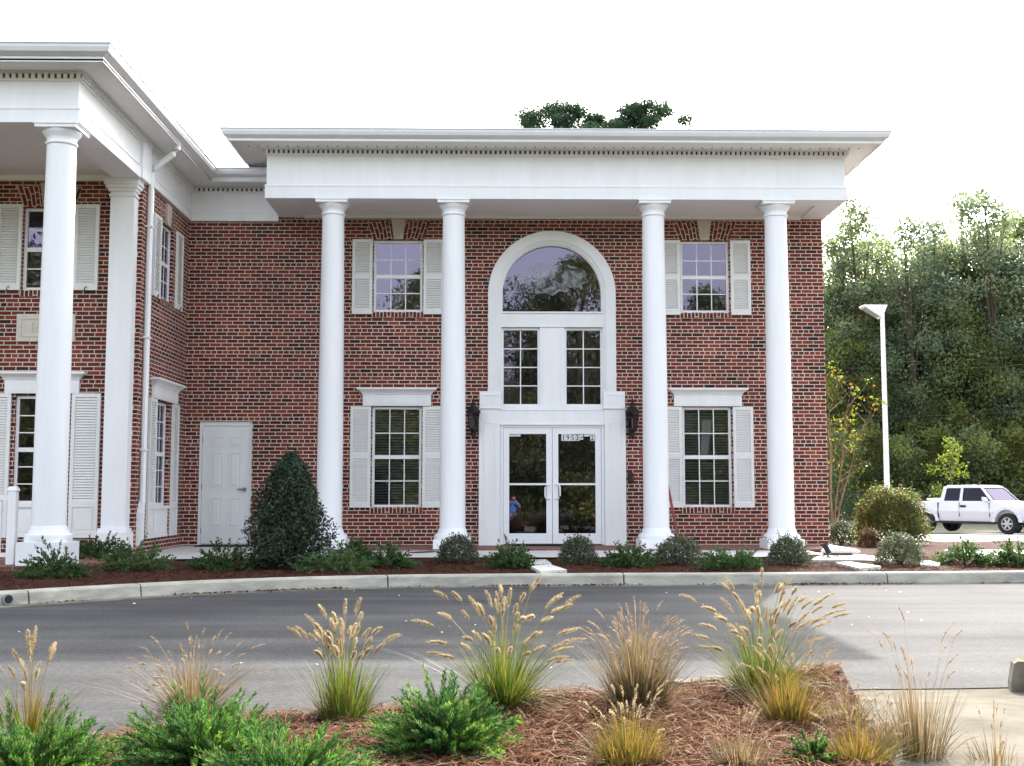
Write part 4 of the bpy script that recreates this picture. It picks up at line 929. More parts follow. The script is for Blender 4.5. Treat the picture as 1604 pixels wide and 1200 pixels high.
ROUND = [(717, 882, 66, 44, 'round grey-green shrub at the foot of the second column'), (905, 884, 62, 46, 'round grey-green shrub in front of the right glass door'),
         (1063, 884, 80, 44, 'round grey-green shrub at the foot of the third column'), (1234, 884, 68, 44, 'round grey-green shrub at the foot of the fourth column'),
         (1410, 884, 78, 48, 'round sunlit shrub in front of the big clipped shrub')]
for px, py, w_, h_, lab in ROUND:
    p = px_bed(px, py); shrub('round_shrub', w_/per_m(p), h_/per_m(p), 3400, .034, l_round, lab, 'shrub', p, 'round shrubs along the walk')
def px_g(px, py, z): return Zp(px, py, z)
p = Zp(1397, 858, -.12); shrub('clipped_shrub', 108/per_m(p), 92/per_m(p), 15000, .05, l_big, 'big clipped dome shrub with yellow-green and reddish leaves by the lamp post', 'shrub', p, full=.8)
p = Zp(1362, 862, -.1); shrub('reddish_shrub', 42/per_m(p), 34/per_m(p), 1200, .045, l_red, 'small reddish shrub at the left foot of the big clipped shrub', 'shrub', p)
p = Zp(1318, 855, -.12); shrub('grey_shrub', 46/per_m(p), 38/per_m(p), 1500, .045, l_round, 'loose grey-green shrub at the right corner of the building', 'shrub', p)
# bare-stemmed small tree at the building corner
p = Zp(1304, 848, -.14); ct = empty('crape_myrtle', p, 'slender bare-stemmed small tree with yellow and orange leaves at the building corner', 'tree')
s_ = MB(); tips = []
for (a, sc_) in ((0, 1), (1, .9), (2, .8), (3, .95)):
    dx = [-.05, .25, .55, .05][a]; dy = [.1, -.1, .05, .3][a]; q_ = [(.02*a, 0, -.1), (dx*.35, dy*.4, 1.0*sc_), (dx*.75+.06, dy*.8, 2.1*sc_), (dx*1.25, dy, 3.0*sc_), (dx*1.6+.1*a, dy*1.2, 3.9*sc_)]
    s_.tube(q_, [.024, .019, .013, .008, .003], 6)
    for k_ in range(9):
        t_ = .35+.07*k_; i = min(3, int(t_*4)); f_ = t_*4-i; b0 = Vector(q_[i]).lerp(Vector(q_[i+1]), f_); e_ = b0+Vector((random.uniform(-.35, .65), random.uniform(-.4, .4), random.uniform(.2, .6)))
        s_.tube([b0, (b0+e_)/2+Vector((0, 0, -.03)), e_], [.009, .006, .002], 4); tips.append(e_)
    tips.append(Vector(q_[-1]))
s_.build('trunk', m_pale_bark, ct)
T = np.array([tuple(v) for v in tips]); T = T[RNG.permutation(len(T))[:26]]; P, d = clump_points(T, np.full(len(T), .2), 330, .9, .1); V, F = leaves(P, .075, .55); arrmesh('crown', V, F, l_autumn, ct)
p = Yp(1490, 800, 27); p.z = -.6; tree_mesh('young_tree', 4.0, 1.7, 28, 1000, .13, l_young, m_bark, p, 'small yellow-green young tree behind the white pickup', low=.15, trunk=.035, cr=(.12, .22))

# ------------------------------------------------------------------ woods and pines
WGRP = 'trees of the wood behind the parking lot'
LAB = 'dense green woodland tree in the wood behind the parking lot'
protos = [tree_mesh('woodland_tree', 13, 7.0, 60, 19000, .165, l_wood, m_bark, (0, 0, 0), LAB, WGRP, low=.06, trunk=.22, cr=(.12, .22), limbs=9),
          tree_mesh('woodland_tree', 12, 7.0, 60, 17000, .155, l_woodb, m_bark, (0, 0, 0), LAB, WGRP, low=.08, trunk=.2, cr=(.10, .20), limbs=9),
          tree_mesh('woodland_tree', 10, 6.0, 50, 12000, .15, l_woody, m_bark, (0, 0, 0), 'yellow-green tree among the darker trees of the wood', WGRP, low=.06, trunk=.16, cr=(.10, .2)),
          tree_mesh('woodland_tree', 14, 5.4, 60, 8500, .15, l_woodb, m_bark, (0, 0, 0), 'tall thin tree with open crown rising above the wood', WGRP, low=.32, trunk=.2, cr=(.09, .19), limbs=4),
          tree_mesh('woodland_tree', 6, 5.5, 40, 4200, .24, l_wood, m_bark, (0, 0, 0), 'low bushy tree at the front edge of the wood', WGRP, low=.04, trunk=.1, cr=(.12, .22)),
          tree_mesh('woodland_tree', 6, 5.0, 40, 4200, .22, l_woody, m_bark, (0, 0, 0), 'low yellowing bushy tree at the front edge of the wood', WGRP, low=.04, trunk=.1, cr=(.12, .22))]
def wpos(px, y): p = Yp(px, 775, y); return Vector((p.x, p.y, -.62))
WS = 1.22
WOOD = [(3, 1352, 40, 1.0), (3, 1530, 42, 1.05), (3, 1395, 46, .95), (3, 1438, 38, .92), (3, 1468, 41, .93), (3, 1330, 41, .93), (3, 1500, 44, .9), (3, 1560, 38, 1.0), (0, 1350, 45, .98), (1, 1410, 46, 1.0), (0, 1480, 46, 1.0), (1, 1545, 46, 1.08), (0, 1600, 45, 1.08),
        (0, 1305, 42, .80), (0, 1370, 44, .84), (1, 1420, 41, .88), (0, 1470, 45, .86), (1, 1520, 43, .86), (0, 1570, 42, .95), (1, 1625, 41, 1.02), (0, 1690, 42, 1.0), (1, 1275, 44, .8),
        (2, 1335, 38, .74), (2, 1455, 39, .62), (2, 1530, 38, .80), (0, 1500, 39, .72), (2, 1625, 38, .70), (1, 1400, 39, .66), (0, 1340, 39, .66), (1, 1580, 38.5, .7),
        (5, 1325, 38, 1.04), (4, 1390, 37.5, 0.95), (5, 1440, 37, 0.91), (4, 1495, 37, 0.99), (5, 1560, 37, 0.95), (4, 1620, 37, 0.99), (1, 1250, 50, .8), (0, 1190, 52, .75), (1, 1350, 52, .95), (0, 1450, 53, .95), (1, 1550, 53, 1.0), (0, 1650, 52, 1.05), (1, 1760, 44, 1.0), (4, 1310, 33, 0.76), (5, 1360, 34, 0.8), (4, 1418, 33, 0.72), (5, 1470, 34, 0.8), (4, 1530, 33, 0.8), (5, 1590, 34, 0.8), (4, 1650, 33, 0.8), (5, 1720, 34, 0.95)]
used = [0]*6
for k_, (kind, px, y, sc_) in enumerate(WOOD):
    o = protos[kind] if not used[kind] else copy_tree(protos[kind]); used[kind] = 1
    relabel(o, protos[kind]['label'], wpos(px, y+14), sc_*(WS if kind < 4 else .9)*1.22)
# pines behind the roof
def pine(px, y, topy, w, label):
    p = Yp(px, topy, y); H_ = p.z+.6
    r_ = empty('pine_tree', (p.x, p.y, -.6), label, 'pine tree', 'pine crowns showing above the roof')
    C_ = []; Rr = []
    for k_ in range(95):
        t_ = random.random(); a = random.random()*6.28; q_ = w/2*random.random()**.5*(1-.75*t_**5); C_.append((q_*math.cos(a), q_*math.sin(a), H_*.76+H_*.20*t_)); Rr.append(random.uniform(.45, .8))
    C_ = np.array(C_); Rr = np.array(Rr); P, d = clump_points(C_, Rr, 26000, .7, .2)
    V, F = leaves(P, .24, .2, up=.6, nrm=d, jit=.8); arrmesh('crown', V, F, l_pine, r_)
    s_ = MB(); s_.tube([(0, 0, 0), (.1, .05, H_*.5), (0, 0, H_*.96)], [.28, .2, .05], 8)
    for c_ in C_[::2]: s_.tube([(0, 0, c_[2]*.93), ((c_[0])*.5, c_[1]*.5, c_[2]*.95), tuple(c_)], [.07, .05, .02], 4)
    s_.build('trunk', m_bark, r_)
pine(868, 34, 142, 5.4, 'pine crown above the roof, rounded, left one of the two'); pine(926, 37, 160, 1.6, 'small pine crown between the two larger ones above the roof'); pine(1008, 36, 143, 5.8, 'broad flat pine crown above the roof, right one of the two')
# trees across the street, seen mirrored in the glass
RG = 'trees across the street mirrored in the windows'
RL = 'dark tree across the street, mirrored in the window glass'
for k_, (x, y, sc_, kind) in enumerate([(-16, -48, .95, 0), (-10, -46, .92, 1), (-6.6, -49, .92, 0), (-4.0, -48, 1.14, 0), (-1, -47, .8, 0), (2.0, -48, 1.2, 1), (5.0, -48, 1.22, 0), (9, -49, 1.0, 1), (12.5, -47, 1.06, 0), (16, -50, .9, 0), (20, -48, .9, 1), (-22.5, -48, 1.36, 0), (-26.5, -47, 1.42, 1), (-20, -45, 1.05, 4), (-24, -44, 1.05, 4), (-28, -45, 1.05, 4), (-22, -58, 1.0, 0), (-27, -59, 1.0, 1), (27, -49, .9, 0), (-13, -52, .9, 1), (3.8, -52, 1.1, 0), (-7, -44, 1.05, 4), (-3, -43, 1.05, 4), (1, -44, 1.05, 4), (5, -43, 1.05, 4), (9, -44, 1.05, 4), (13, -43, 1.05, 4), (-11, -44, 1.05, 4), (17, -44, 1.05, 4), (-14, -60, 1.0, 1), (-9, -59, .95, 0), (-5, -60, .9, 1), (-1, -59, .85, 0), (3, -60, .9, 1), (7, -59, .9, 0), (11, -60, .95, 1), (15, -59, .9, 0), (19, -60, .9, 1)]):
    o = copy_tree(protos[kind]); o['group'] = RG; relabel(o, RL, (x, y, -.78), sc_)

# ------------------------------------------------------------------ lamp post, fence, cables
p = Yp(1390, 780, 13); lpz = lotz(p.x, 13)
lp_ = empty('street_lamp', (p.x, 13, lpz), 'tall white lamp post with angled shoebox head beside the wood', 'street lamp')
ht = Yp(1378, 482, 13).z-lpz
q = MB(); q.hexa([(-.068, -.068, 0), (.068, -.068, 0), (.068, .068, 0), (-.068, .068, 0)], [(-.048, -.048, ht), (.048, -.048, ht), (.048, .048, ht), (-.048, .048, ht)]); q.box(-.16, .16, -.16, .16, 0, .06); q.build('pole', m_white, lp_)
q = MB(); q.hexa([(-.56, -.22, ht+.0), (-.06, -.20, ht-.32), (-.06, .20, ht-.32), (-.62, .22, ht+.02)], [(-.60, -.22, ht+.06), (.10, -.20, ht+.06), (.10, .20, ht+.06), (-.60, .22, ht+.06)]); q.build('lamp_head', m_white, lp_)
q = MB(); q.hexa([(-.56, -.18, ht-.03), (-.14, -.17, ht-.285), (-.14, .17, ht-.285), (-.56, .18, ht-.03)], [(-.55, -.18, ht-.015), (-.13, -.17, ht-.27), (-.13, .17, ht-.27), (-.55, .18, ht-.015)]); q.build('lens', m_galv, lp_)
fy = 42; fx0, fx1 = Yp(1290, 780, fy).x, 40
fe = empty('chain_link_fence', (fx0, fy, -.62), 'low grey chain link fence in front of the wood', 'fence')
q = MB(); q.tube([(0, 0, 1.45), (fx1-fx0, 0, 1.45)], .025, 6); q.build('top_rail', m_wire, fe)
for k_ in range(9): q = MB(); q.tube([(k_*3.2, 0, 0), (k_*3.2, 0, 1.5)], .035, 6); q.build('post', m_wire, fe)
q = MB()
for k_ in range(int((fx1-fx0)/.35)):
    x = k_*.35; q.tube([(x, .01, .05), (x+.7, .01, 1.43)], .004, 3); q.tube([(x+.7, -.01, .05), (x, -.01, 1.43)], .004, 3)
q.build('wire_mesh', m_galv, fe)
for (ya, yb, lab) in ((563, 554, 'upper thin overhead cable crossing in front of the wood'), (574, 568, 'middle thin overhead cable just below the upper one'), (648, 640, 'lower thin overhead cable crossing in front of the wood')):
    a, b_ = Yp(1270, ya, 40), Yp(1640, yb, 40); q = MB()
    q.tube([tuple(a.lerp(b_, t_)-Vector((0, 0, .25*4*t_*(1-t_)))) for t_ in np.linspace(-.3, 1.6, 12)],   .009, 5); tag(q.build('overhead_cable', m_wire), lab, 'cable', 'overhead cables before the wood')

# ------------------------------------------------------------------ vehicles
def wheel(root, x, y, r=.37, w=.24, face=-1, name='wheel'):
    ty = MB(); n = 28
    prof = [(-w/2, r*.62), (-w/2, r*.93), (-w/2+.03, r), (w/2-.03, r), (w/2, r*.93), (w/2, r*.62)]
    for i in range(n):
        for (ya, ra), (yb, rb) in zip(prof[:-1], prof[1:]):
            a, b_ = 2*math.pi*i/n, 2*math.pi*(i+1)/n
            ty.poly([(ra*math.cos(a), ya, ra*math.sin(a)), (ra*math.cos(b_), ya, ra*math.sin(b_)), (rb*math.cos(b_), yb, rb*math.sin(b_)), (rb*math.cos(a), yb, rb*math.sin(a))])
    o = ty.build(name, m_tyre, root, (x, y, r))
    ri = MB(); R2 = r*.63
    for i in range(n):
        a, b_ = 2*math.pi*i/n, 2*math.pi*(i+1)/n; yy = face*w*.42
        for ra, rb, ya, yb in ((R2*.86, R2, yy, yy), (R2*.86, R2*.86, yy, 0)):
            ri.poly([(ra*math.cos(a), ya, ra*math.sin(a)), (ra*math.cos(b_), ya, ra*math.sin(b_)), (rb*math.cos(b_), yb, rb*math.sin(b_)), (rb*math.cos(a), yb, rb*math.sin(a))])
    for k_ in range(6):
        a = k_*math.pi/3; c_, s2 = math.cos(a), math.sin(a); hw = R2*.16
        q_ = [(c_*R2*.1-s2*hw, s2*R2*.1+c_*hw), (c_*R2*.9-s2*hw*.8, s2*R2*.9+c_*hw*.8), (c_*R2*.9+s2*hw*.8, s2*R2*.9-c_*hw*.8), (c_*R2*.1+s2*hw, s2*R2*.1-c_*hw)]
        ri.hexa([(u, face*w*.34, v) for u, v in q_], [(u, face*w*.40, v) for u, v in q_])
    ri.tube([(0, face*w*.3, 0), (0, face*w*.43, 0)], R2*.2, 12)
    ri.build('rim', m_rim, o)
    d_ = MB(); d_.tube([(0, face*w*.05, 0), (0, face*w*.12, 0)], R2*.9, 20); d_.build('brake_disc', m_plastic, o)
    return o
def extrude_side(mb, pts, y0, y1, taper=None):     # side outline (x,z) given thickness; taper(z) = inset of the side at that height
    tp = taper or (lambda z: 0)
    A = [(x, y0+tp(z), z) for x, z in pts]; B_ = [(x, y1-tp(z), z) for x, z in pts]
    mb.hexa(A, B_)
HEAD = R(-55)
tp_ = Zp(1580, 839, -.56)
# truck frame: x forward, origin under the rear axle; front axle at 3.33
hd = Vector((math.cos(HEAD), math.sin(HEAD), 0)); rgt = Vector((math.sin(HEAD), -math.cos(HEAD), 0))
org = Vector((tp_.x, tp_.y, lotz(0, tp_.y)+.032))-hd*3.33-rgt*.8
TR = empty('pickup_truck', org, 'white extended cab pickup truck parked at the right edge of the lot', 'pickup truck', rz=HEAD)
hw = .9
b_ = MB()
def arch(cx, r=.46, z0=.42, n=10, rev=False):
    A = [(cx+r*math.cos(math.pi*i/n), .40+r*math.sin(math.pi*i/n)) for i in range(n+1)]
    A = [(x, max(z, z0)) for x, z in A]; return A if not rev else A[::-1]
# lower body as side outline with wheel arches (x from tail -1.15 to nose 4.15)
low = [(-1.18, .55)]+[(x, z) for x, z in arch(0, rev=True)]+[(x, z) for x, z in arch(3.33, rev=True)]+[(4.05, .50), (4.22, .55), (4.25, .80), (4.18, .98), (3.9, 1.06), (2.62, 1.13), (.95, 1.13), (.92, 1.13), (-1.2, 1.13)]
tap = lambda z: .005+.05*max(0, z-.80)/.4+.09*max(0, .80-z)/.4
for y0, y1 in ((-hw, -hw+.22), (hw-.22, hw)):
    A = [(x, y0+(tap(z) if y0 < 0 else 0), z) for x, z in low]; C2 = [(x, y1-(tap(z) if y1 > 0 else 0), z) for x, z in low]; b_.hexa(A, C2)
b_.box(.58, 4.15, -hw+.2, hw-.2, .42, 1.10)                     # cab floor and engine bay
b_.hexa([(2.72, -hw+.07, 1.125), (4.1, -hw+.1, 1.0), (4.1, hw-.1, 1.0), (2.72, hw-.07, 1.125)], [(2.72, -hw+.12, 1.17), (4.0, -hw+.18, 1.07), (4.0, hw-.18, 1.07), (2.72, hw-.12, 1.17)])
b_.box(-1.19, -1.12, -hw+.2, hw-.2, .55, 1.12); b_.box(-1.1, .60, -hw+.2, hw-.2, .52, .60); b_.box(.54, .60, -hw+.2, hw-.2, .6, 1.13)
# fender flares
for cx in (0, 3.33):
    for s2 in (-1, 1):
        for i in range(10):
            a0, a1 = math.pi*i/10, math.pi*(i+1)/10
            P = lambda r, t_: (cx+r*math.cos(t_), .40+r*math.sin(t_)); q4 = [P(.46, a0), P(.60, a0), P(.60, a1), P(.46, a1)]
            q4 = [(x, max(z, .42)) for x, z in q4]; ya, yb = (-hw-.015, -hw+.06) if s2 < 0 else (hw-.06, hw+.015)
            b_.hexa([(x, ya, z) for x, z in q4], [(x, yb, z) for x, z in q4])
tb = b_.build('body', m_truck, TR, bevel=.018)
c_ = MB()
cabpts = [(.95, 1.13), (2.70, 1.13), (2.05, 1.68), (1.95, 1.71), (1.15, 1.71), (1.06, 1.67)]
ct_ = lambda z: .06+.16*(z-1.13)/.58
# roof and pillars
roofp = [(2.30, 1.63), (2.22, 1.69), (2.05, 1.73), (.86, 1.73), (.70, 1.67), (.68, 1.62)]
extrude_side(c_, roofp, -hw, hw, ct_)
def pillar(x0a, x1a, z0, x0b, x1b, z1):
    for s2 in (-1, 1):
        q_ = [(x0a, s2*(hw-ct_(z0)), z0), (x1a, s2*(hw-ct_(z0)), z0), (x1a, s2*(hw-ct_(z0)-.06), z0), (x0a, s2*(hw-ct_(z0)-.06), z0)]
        q2 = [(x0b, s2*(hw-ct_(z1)), z1), (x1b, s2*(hw-ct_(z1)), z1), (x1b, s2*(hw-ct_(z1)-.06), z1), (x0b, s2*(hw-ct_(z1)-.06), z1)]
        c_.hexa(q_, q2)
pillar(.60, .78, 1.12, .70, .84, 1.63); pillar(1.42, 1.55, 1.12, 1.43, 1.53, 1.63); pillar(2.72, 2.84, 1.12, 2.22, 2.32, 1.63); pillar(.60, 2.84, 1.11, .61, 2.76, 1.16)
c_.box(.60, .66, -hw+.1, hw-.1, 1.12, 1.25)
c_.build('cab', m_truck, TR, bevel=.012)
m_seal = mat('rubber seal', (.015, .015, .016), .95, spec=0)
for xs_ in ([.76, 1.44, 1.45, .83], [1.53, 2.74, 2.26, 1.52]):
  for s2 in (-1, 1):
    y_ = lambda z: s2*(hw-ct_(z)-.02); g_ = MB(); W4 = [Vector((xs_[0], y_(1.16), 1.16)), Vector((xs_[1], y_(1.16), 1.16)), Vector((xs_[2], y_(1.63), 1.63)), Vector((xs_[3], y_(1.63), 1.63))]
    g_.poly(W4); g_.build('side_window', m_cglass, TR); cc = sum(W4, Vector())/4; q = MB(); of = Vector((0, s2*.004, 0))
    for i in range(4): a, b_ = W4[i]+of, W4[(i+1) % 4]+of; q.poly([a, b_, b_+(cc-b_)*.10, a+(cc-a)*.10])
    q.build('window_seal', m_seal, TR)
wp4 = [Vector((2.80, -hw+.12, 1.15)), Vector((2.80, hw-.12, 1.15)), Vector((2.30, hw-.24, 1.63)), Vector((2.30, -hw+.24, 1.63))]
g_ = MB(); g_.poly(wp4); g_.build('windscreen', m_cglass, TR)
q = MB(); cc = sum(wp4, Vector())/4; of = Vector((.006, 0, .006))
for i in range(4): a, b_ = wp4[i]+of, wp4[(i+1) % 4]+of; q.poly([a, b_, b_+(cc-b_)*.10, a+(cc-a)*.10])
q.build('windscreen_seal', m_seal, TR)
g_ = MB(); g_.poly([(.63, -hw+.16, 1.25), (.63, hw-.16, 1.25), (.69, hw-.24, 1.62), (.69, -hw+.24, 1.62)]); g_.build('rear_window', m_cglass, TR)
for (x, y) in ((0, -.78), (3.33, -.78), (0, .78), (3.33, .78)): wheel(TR, x, y, face=-1 if y < 0 else 1)
h_ = MB(); h_.box(1.50, 1.72, -hw-.012, -hw+.05, .93, 1.01); h_.build('door_handle', m_plastic, TR, bevel=.01)
h_ = MB(); h_.hexa([(2.50, -hw-.02, 1.16), (2.66, -hw-.02, 1.16), (2.64, -hw-.20, 1.17), (2.52, -hw-.20, 1.17)], [(2.50, -hw-.02, 1.28), (2.62, -hw-.02, 1.28), (2.60, -hw-.20, 1.31), (2.50, -hw-.20, 1.31)]); h_.box(2.52, 2.62, -hw-.05, -hw+.1, 1.12, 1.17); h_.build('wing_mirror', m_truck, TR, bevel=.01)
h_ = MB(); h_.box(-1.2, 3.0, -hw+.002, -hw+.06, .36, .43); h_.box(.555, .585, -hw-.002, -hw+.05, .52, 1.10); h_.box(1.445, 1.452, -hw+.002, -hw+.05, .60, 1.10); h_.box(2.66, 2.667, -hw+.002, -hw+.05, .60, 1.10); h_.build('trim', m_plastic, TR)
for s2 in (-1, 1):
    h_ = MB(); h_.hexa([(4.10, s2*.86, .78), (4.262, s2*.80, .78), (4.262, s2*.5, .78), (4.10, s2*.5, .78)], [(4.05, s2*.86, .95), (4.215, s2*.80, .95), (4.215, s2*.5, .95), (4.05, s2*.5, .95)]); h_.build('headlight', m_lglass, TR)
h_ = MB(); h_.box(4.1, 4.36, -hw+.02, hw-.02, .42, .60); h_.build('bumper', m_truck, TR, bevel=.03)
h_ = MB(); h_.box(-1.0, .55, -.7, .7, .35, .5); h_.box(.6, 3.8, -.6, .6, .33, .45); h_.build('underbody', m_plastic, TR)
h_ = MB(); h_.box(.06, .50, -.8, .8, 1.0, 1.22); h_.box(.03, .52, -.81, .81, 1.22, 1.25); tb_ = h_.build('tool_box', m_trim, TR, bevel=.01)
# second vehicle behind the pickup, seen only below it
cpos = org+hd*1.3-rgt*3.6
CR = empty('parked_car', (cpos.x, cpos.y, lotz(0, cpos.y)+.032), 'pale car behind the white pickup, only its wheels showing below it', 'car', rz=HEAD)
b_ = MB(); cpts = [(-.75, .3), (-.8, .7), (-.6, .86), (.1, .88), (.55, 1.26), (1.5, 1.28), (2.15, .88), (3.0, .80), (3.3, .62), (3.3, .3)]
extrude_side(b_, cpts, -.82, .82, lambda z: .03+.25*max(0, z-.86)); b_.build('body', m_trim, CR, bevel=.03)
g_ = MB()
for s2 in (-1, 1): g_.poly([(.28, s2*.80, .90), (1.98, s2*.80, .90), (1.46, s2*.71, 1.22), (.62, s2*.71, 1.22)])
g_.build('side_window', m_cglass, CR)
for (x, y) in ((0, -.74), (2.6, -.74), (0, .74), (2.6, .74)): wheel(CR, x, y, r=.31, w=.2, face=-1 if y < 0 else 1)

# ------------------------------------------------------------------ foreground planting
def near(px, py, z=-.13):
    for _ in range(4): p = Zp(px, py, z); z = zn(p.x, p.y) if p.x < xr(p.y) else zramp(p.x, p.y)-.01
    return Vector((p.x, p.y, z-.01))
GG = 'ornamental fountain grasses'
def tuft(px, py, topy, *a, name='fountain_grass', bl=.58, **k_):
    p = near(px, py); h_ = (py-topy)/per_m(p); return plume_tuft(name, h_, *a, loc=p, plh=1.02, bl=bl, **k_)
tuft(45, 1162, 1000, 200, 16, l_olive, l_plume, 'fountain grass with a few tall nodding plumes at the left edge', lean=.45, pl=.085, pw=.017)
tuft(300, 1132, 985, 620, 60, l_dryblade, l_plumer, 'dry pale fountain grass behind the left juniper', lean=.75, pl=.05, pw=.009, fuzz=60, bl=.72)
tuft(538, 1128, 955, 420, 40, l_blade, l_plume, 'compact green fountain grass with upright plumes, left of the middle juniper', lean=.34, base=.10, pl=.085, pw=.017)
tuft(788, 1103, 908, 480, 58, l_blade, l_plume, 'widest green fountain grass with arching plumes before the entrance', lean=.62, base=.11, pl=.085, pw=.017)
tuft(1000, 1102, 950, 640, 110, l_dryblade, l_plumer, 'dry brown fountain grass with thin feathery heads right of the entrance', lean=.42, base=.13, pl=.06, pw=.009, fuzz=60, bl=.74)
tuft(985, 1195, 1070, 420, 26, l_olive, l_plume, 'yellowing short fountain grass at the bottom edge below the dry one', lean=.4, base=.13, pl=.05, pw=.010, fuzz=50)
tuft(1195, 1084, 900, 420, 64, l_blade, l_plume, 'big fountain grass with many plumes near the end of the near kerb', lean=.55, base=.13, pl=.085, pw=.017)
tuft(1235, 1135, 985, 420, 30, l_olive, l_plumer, 'olive fountain grass in front of the kerb end, left of the ramp', lean=.45, base=.10, pl=.07, pw=.011, fuzz=70)
tuft(1440, 1190, 975, 200, 15, l_dryblade, l_plumer, 'sparse tall fountain grass with thin upright stalks over the ramp', lean=.30, base=.10, pl=.09, pw=.010, fuzz=70)
tuft(1345, 1190, 1090, 280, 16, l_olive, l_plumer, 'short tangled olive grass at the foot of the ramp', lean=.6, base=.12, pl=.05, pw=.009, fuzz=50)
tuft(1160, 1195, 1115, 220, 14, l_dryblade, l_plumer, 'short dry grass clump in the straw near the bottom edge', lean=.5, base=.1, pl=.05, pw=.008, fuzz=50)
tuft(1560, 1200, 1110, 60, 8, l_dryblade, l_plumer, 'few thin dry stalks at the bottom right on the ramp', lean=.35, base=.10, pl=.04, pw=.007, fuzz=40)
tuft(1322, 1128, 1062, 260, 14, l_dryblade, l_plumer, 'short dry grass clump at the upper edge of the straw beside the ramp', lean=.6, base=.12, pl=.05, pw=.009, fuzz=50)
tuft(1385, 1165, 1085, 280, 16, l_dryblade, l_plumer, 'short dry grass clump between the olive tangle and the tall sparse stalks', lean=.6, base=.12, pl=.05, pw=.009, fuzz=50)
JG = 'bright green junipers in the near bed'
def jun(px, py, w_, h_, n, label, length=.20, **k_):
    p = near(px, py); s_ = per_m(p); spray_bush('juniper', w_/s_, h_/s_, n, l_juni, label, p, JG, length=length, leaf=.0125, nl=105, erect=.9, tilt=.55, lw=.13, **k_)
jun(40, 1222, 185, 48, 300, 'bright green juniper in the bottom left corner')
jun(318, 1196, 165, 55, 330, 'broad bright green juniper in front of the dry pale grass')
jun(448, 1240, 165, 30, 210, 'low bright green juniper along the bottom edge, right of the broad one')
jun(695, 1180, 145, 74, 270, 'bright green juniper in front of the widest fountain grass')
jun(1272, 1192, 26, 22, 36, 'tiny pale juniper sprig beside the olive grass at the ramp', length=.09)
# pine straw
n = 46000; px_ = RNG.uniform(-3.2, 2.03, n); py_ = RNG.uniform(-18.2, -14.5, n); ok = np.array([yn(a)-.05 > b2 and a < xr(b2)+.03*math.sin(b2*31) for a, b2 in zip(px_, py_)]); px_, py_ = px_[ok], py_[ok]
x2 = RNG.uniform(3.22, 4.2, 3000); y2 = RNG.uniform(-17.5, -14.75, 3000); px_ = np.concatenate([px_, x2]); py_ = np.concatenate([py_, y2]); n = len(px_)
pz_ = np.array([zn(a, b2) for a, b2 in zip(px_, py_)])+RNG.random(n)*.022
a = RNG.random(n)*2*math.pi; L_ = RNG.uniform(.06, .15, n); d = np.stack([np.cos(a), np.sin(a), RNG.normal(size=n)*.24], 1); sd_v = np.stack([-np.sin(a), np.cos(a), 0*a], 1); bend = (RNG.normal(size=n)*.22*L_)[:, None]; P0 = np.stack([px_, py_, pz_], 1)
wd = .0022; rows = []
for t_ in (-.5, 0, .5):
    c_ = P0+d*(L_*t_)[:, None]+sd_v*bend*(4*t_*t_)+np.array([0, 0, .006])*(1-4*t_*t_); rows += [c_-sd_v*wd, c_+sd_v*wd]
V = np.stack(rows, 1).reshape(-1, 3); i6 = (np.arange(n)*6)[:, None]; F = np.stack([i6+np.array([[0, 1, 3, 2]]), i6+np.array([[2, 3, 5, 4]])], 1).reshape(-1, 4)
tag(arrmesh('pine_straw', V, F, l_straw), 'reddish brown pine straw needles covering the near bed', 'mulch', kind='stuff')
# straw on the far bed
n = 14000; px_ = RNG.uniform(-6.5, 8.5, n); f_ = RNG.random(n); py_ = np.array([yk(a) for a in px_])+.18+f_*3.2; pz_ = np.array([zbed(a, b2) for a, b2 in zip(px_, py_)])+.006+RNG.random(n)*.02
a = RNG.random(n)*2*math.pi; L_ = RNG.uniform(.05, .12, n); d = np.stack([np.cos(a), np.sin(a), RNG.normal(size=n)*.25], 1)*(L_*.5)[:, None]; sv_ = np.stack([-np.sin(a), np.cos(a), .3+0*a], 1)*.003; P0 = np.stack([px_, py_, pz_], 1)
V = np.stack([P0-d-sv_, P0-d+sv_, P0+d+sv_, P0+d-sv_], 1).reshape(-1, 3)
tag(arrmesh('bark_mulch', V, np.arange(4*n).reshape(n, 4), l_litter), 'dark brown straw mulch strewn over the bed along the building', 'mulch', kind='stuff')
# leaf litter along the kerb foot and a few pale flecks on the road
n = 2600; px_ = RNG.uniform(-5.2, 8, n); keep = np.sin(px_*1.9)+.6*np.sin(px_*5.3)+RNG.normal(size=n)*.5 > -.1; px_ = px_[keep]; n = len(px_)
py_ = np.array([yk(a) for a in px_])-.02-RNG.random(n)**2*.22; P0 = np.stack([px_, py_, np.full(n, -.19)+RNG.random(n)*.012], 1)
V, F = leaves(P0, .035, .5, up=3.0); tag(arrmesh('leaf_litter', V, F, l_litter), 'brown dead leaves blown along the foot of the kerb', 'leaves', kind='stuff')
n = 42; px_ = RNG.uniform(-4, 5, n); py_ = RNG.uniform(-14.2, -7.6, n); P0 = np.stack([px_, py_, np.array([zroad(a, b2) for a, b2 in zip(px_, py_)])+.012], 1)
V, F = leaves(P0, .026, .6, up=4.0); tag(arrmesh('road_flecks', V, F, m_label), 'tiny pale scraps scattered on the asphalt', 'litter', kind='stuff')

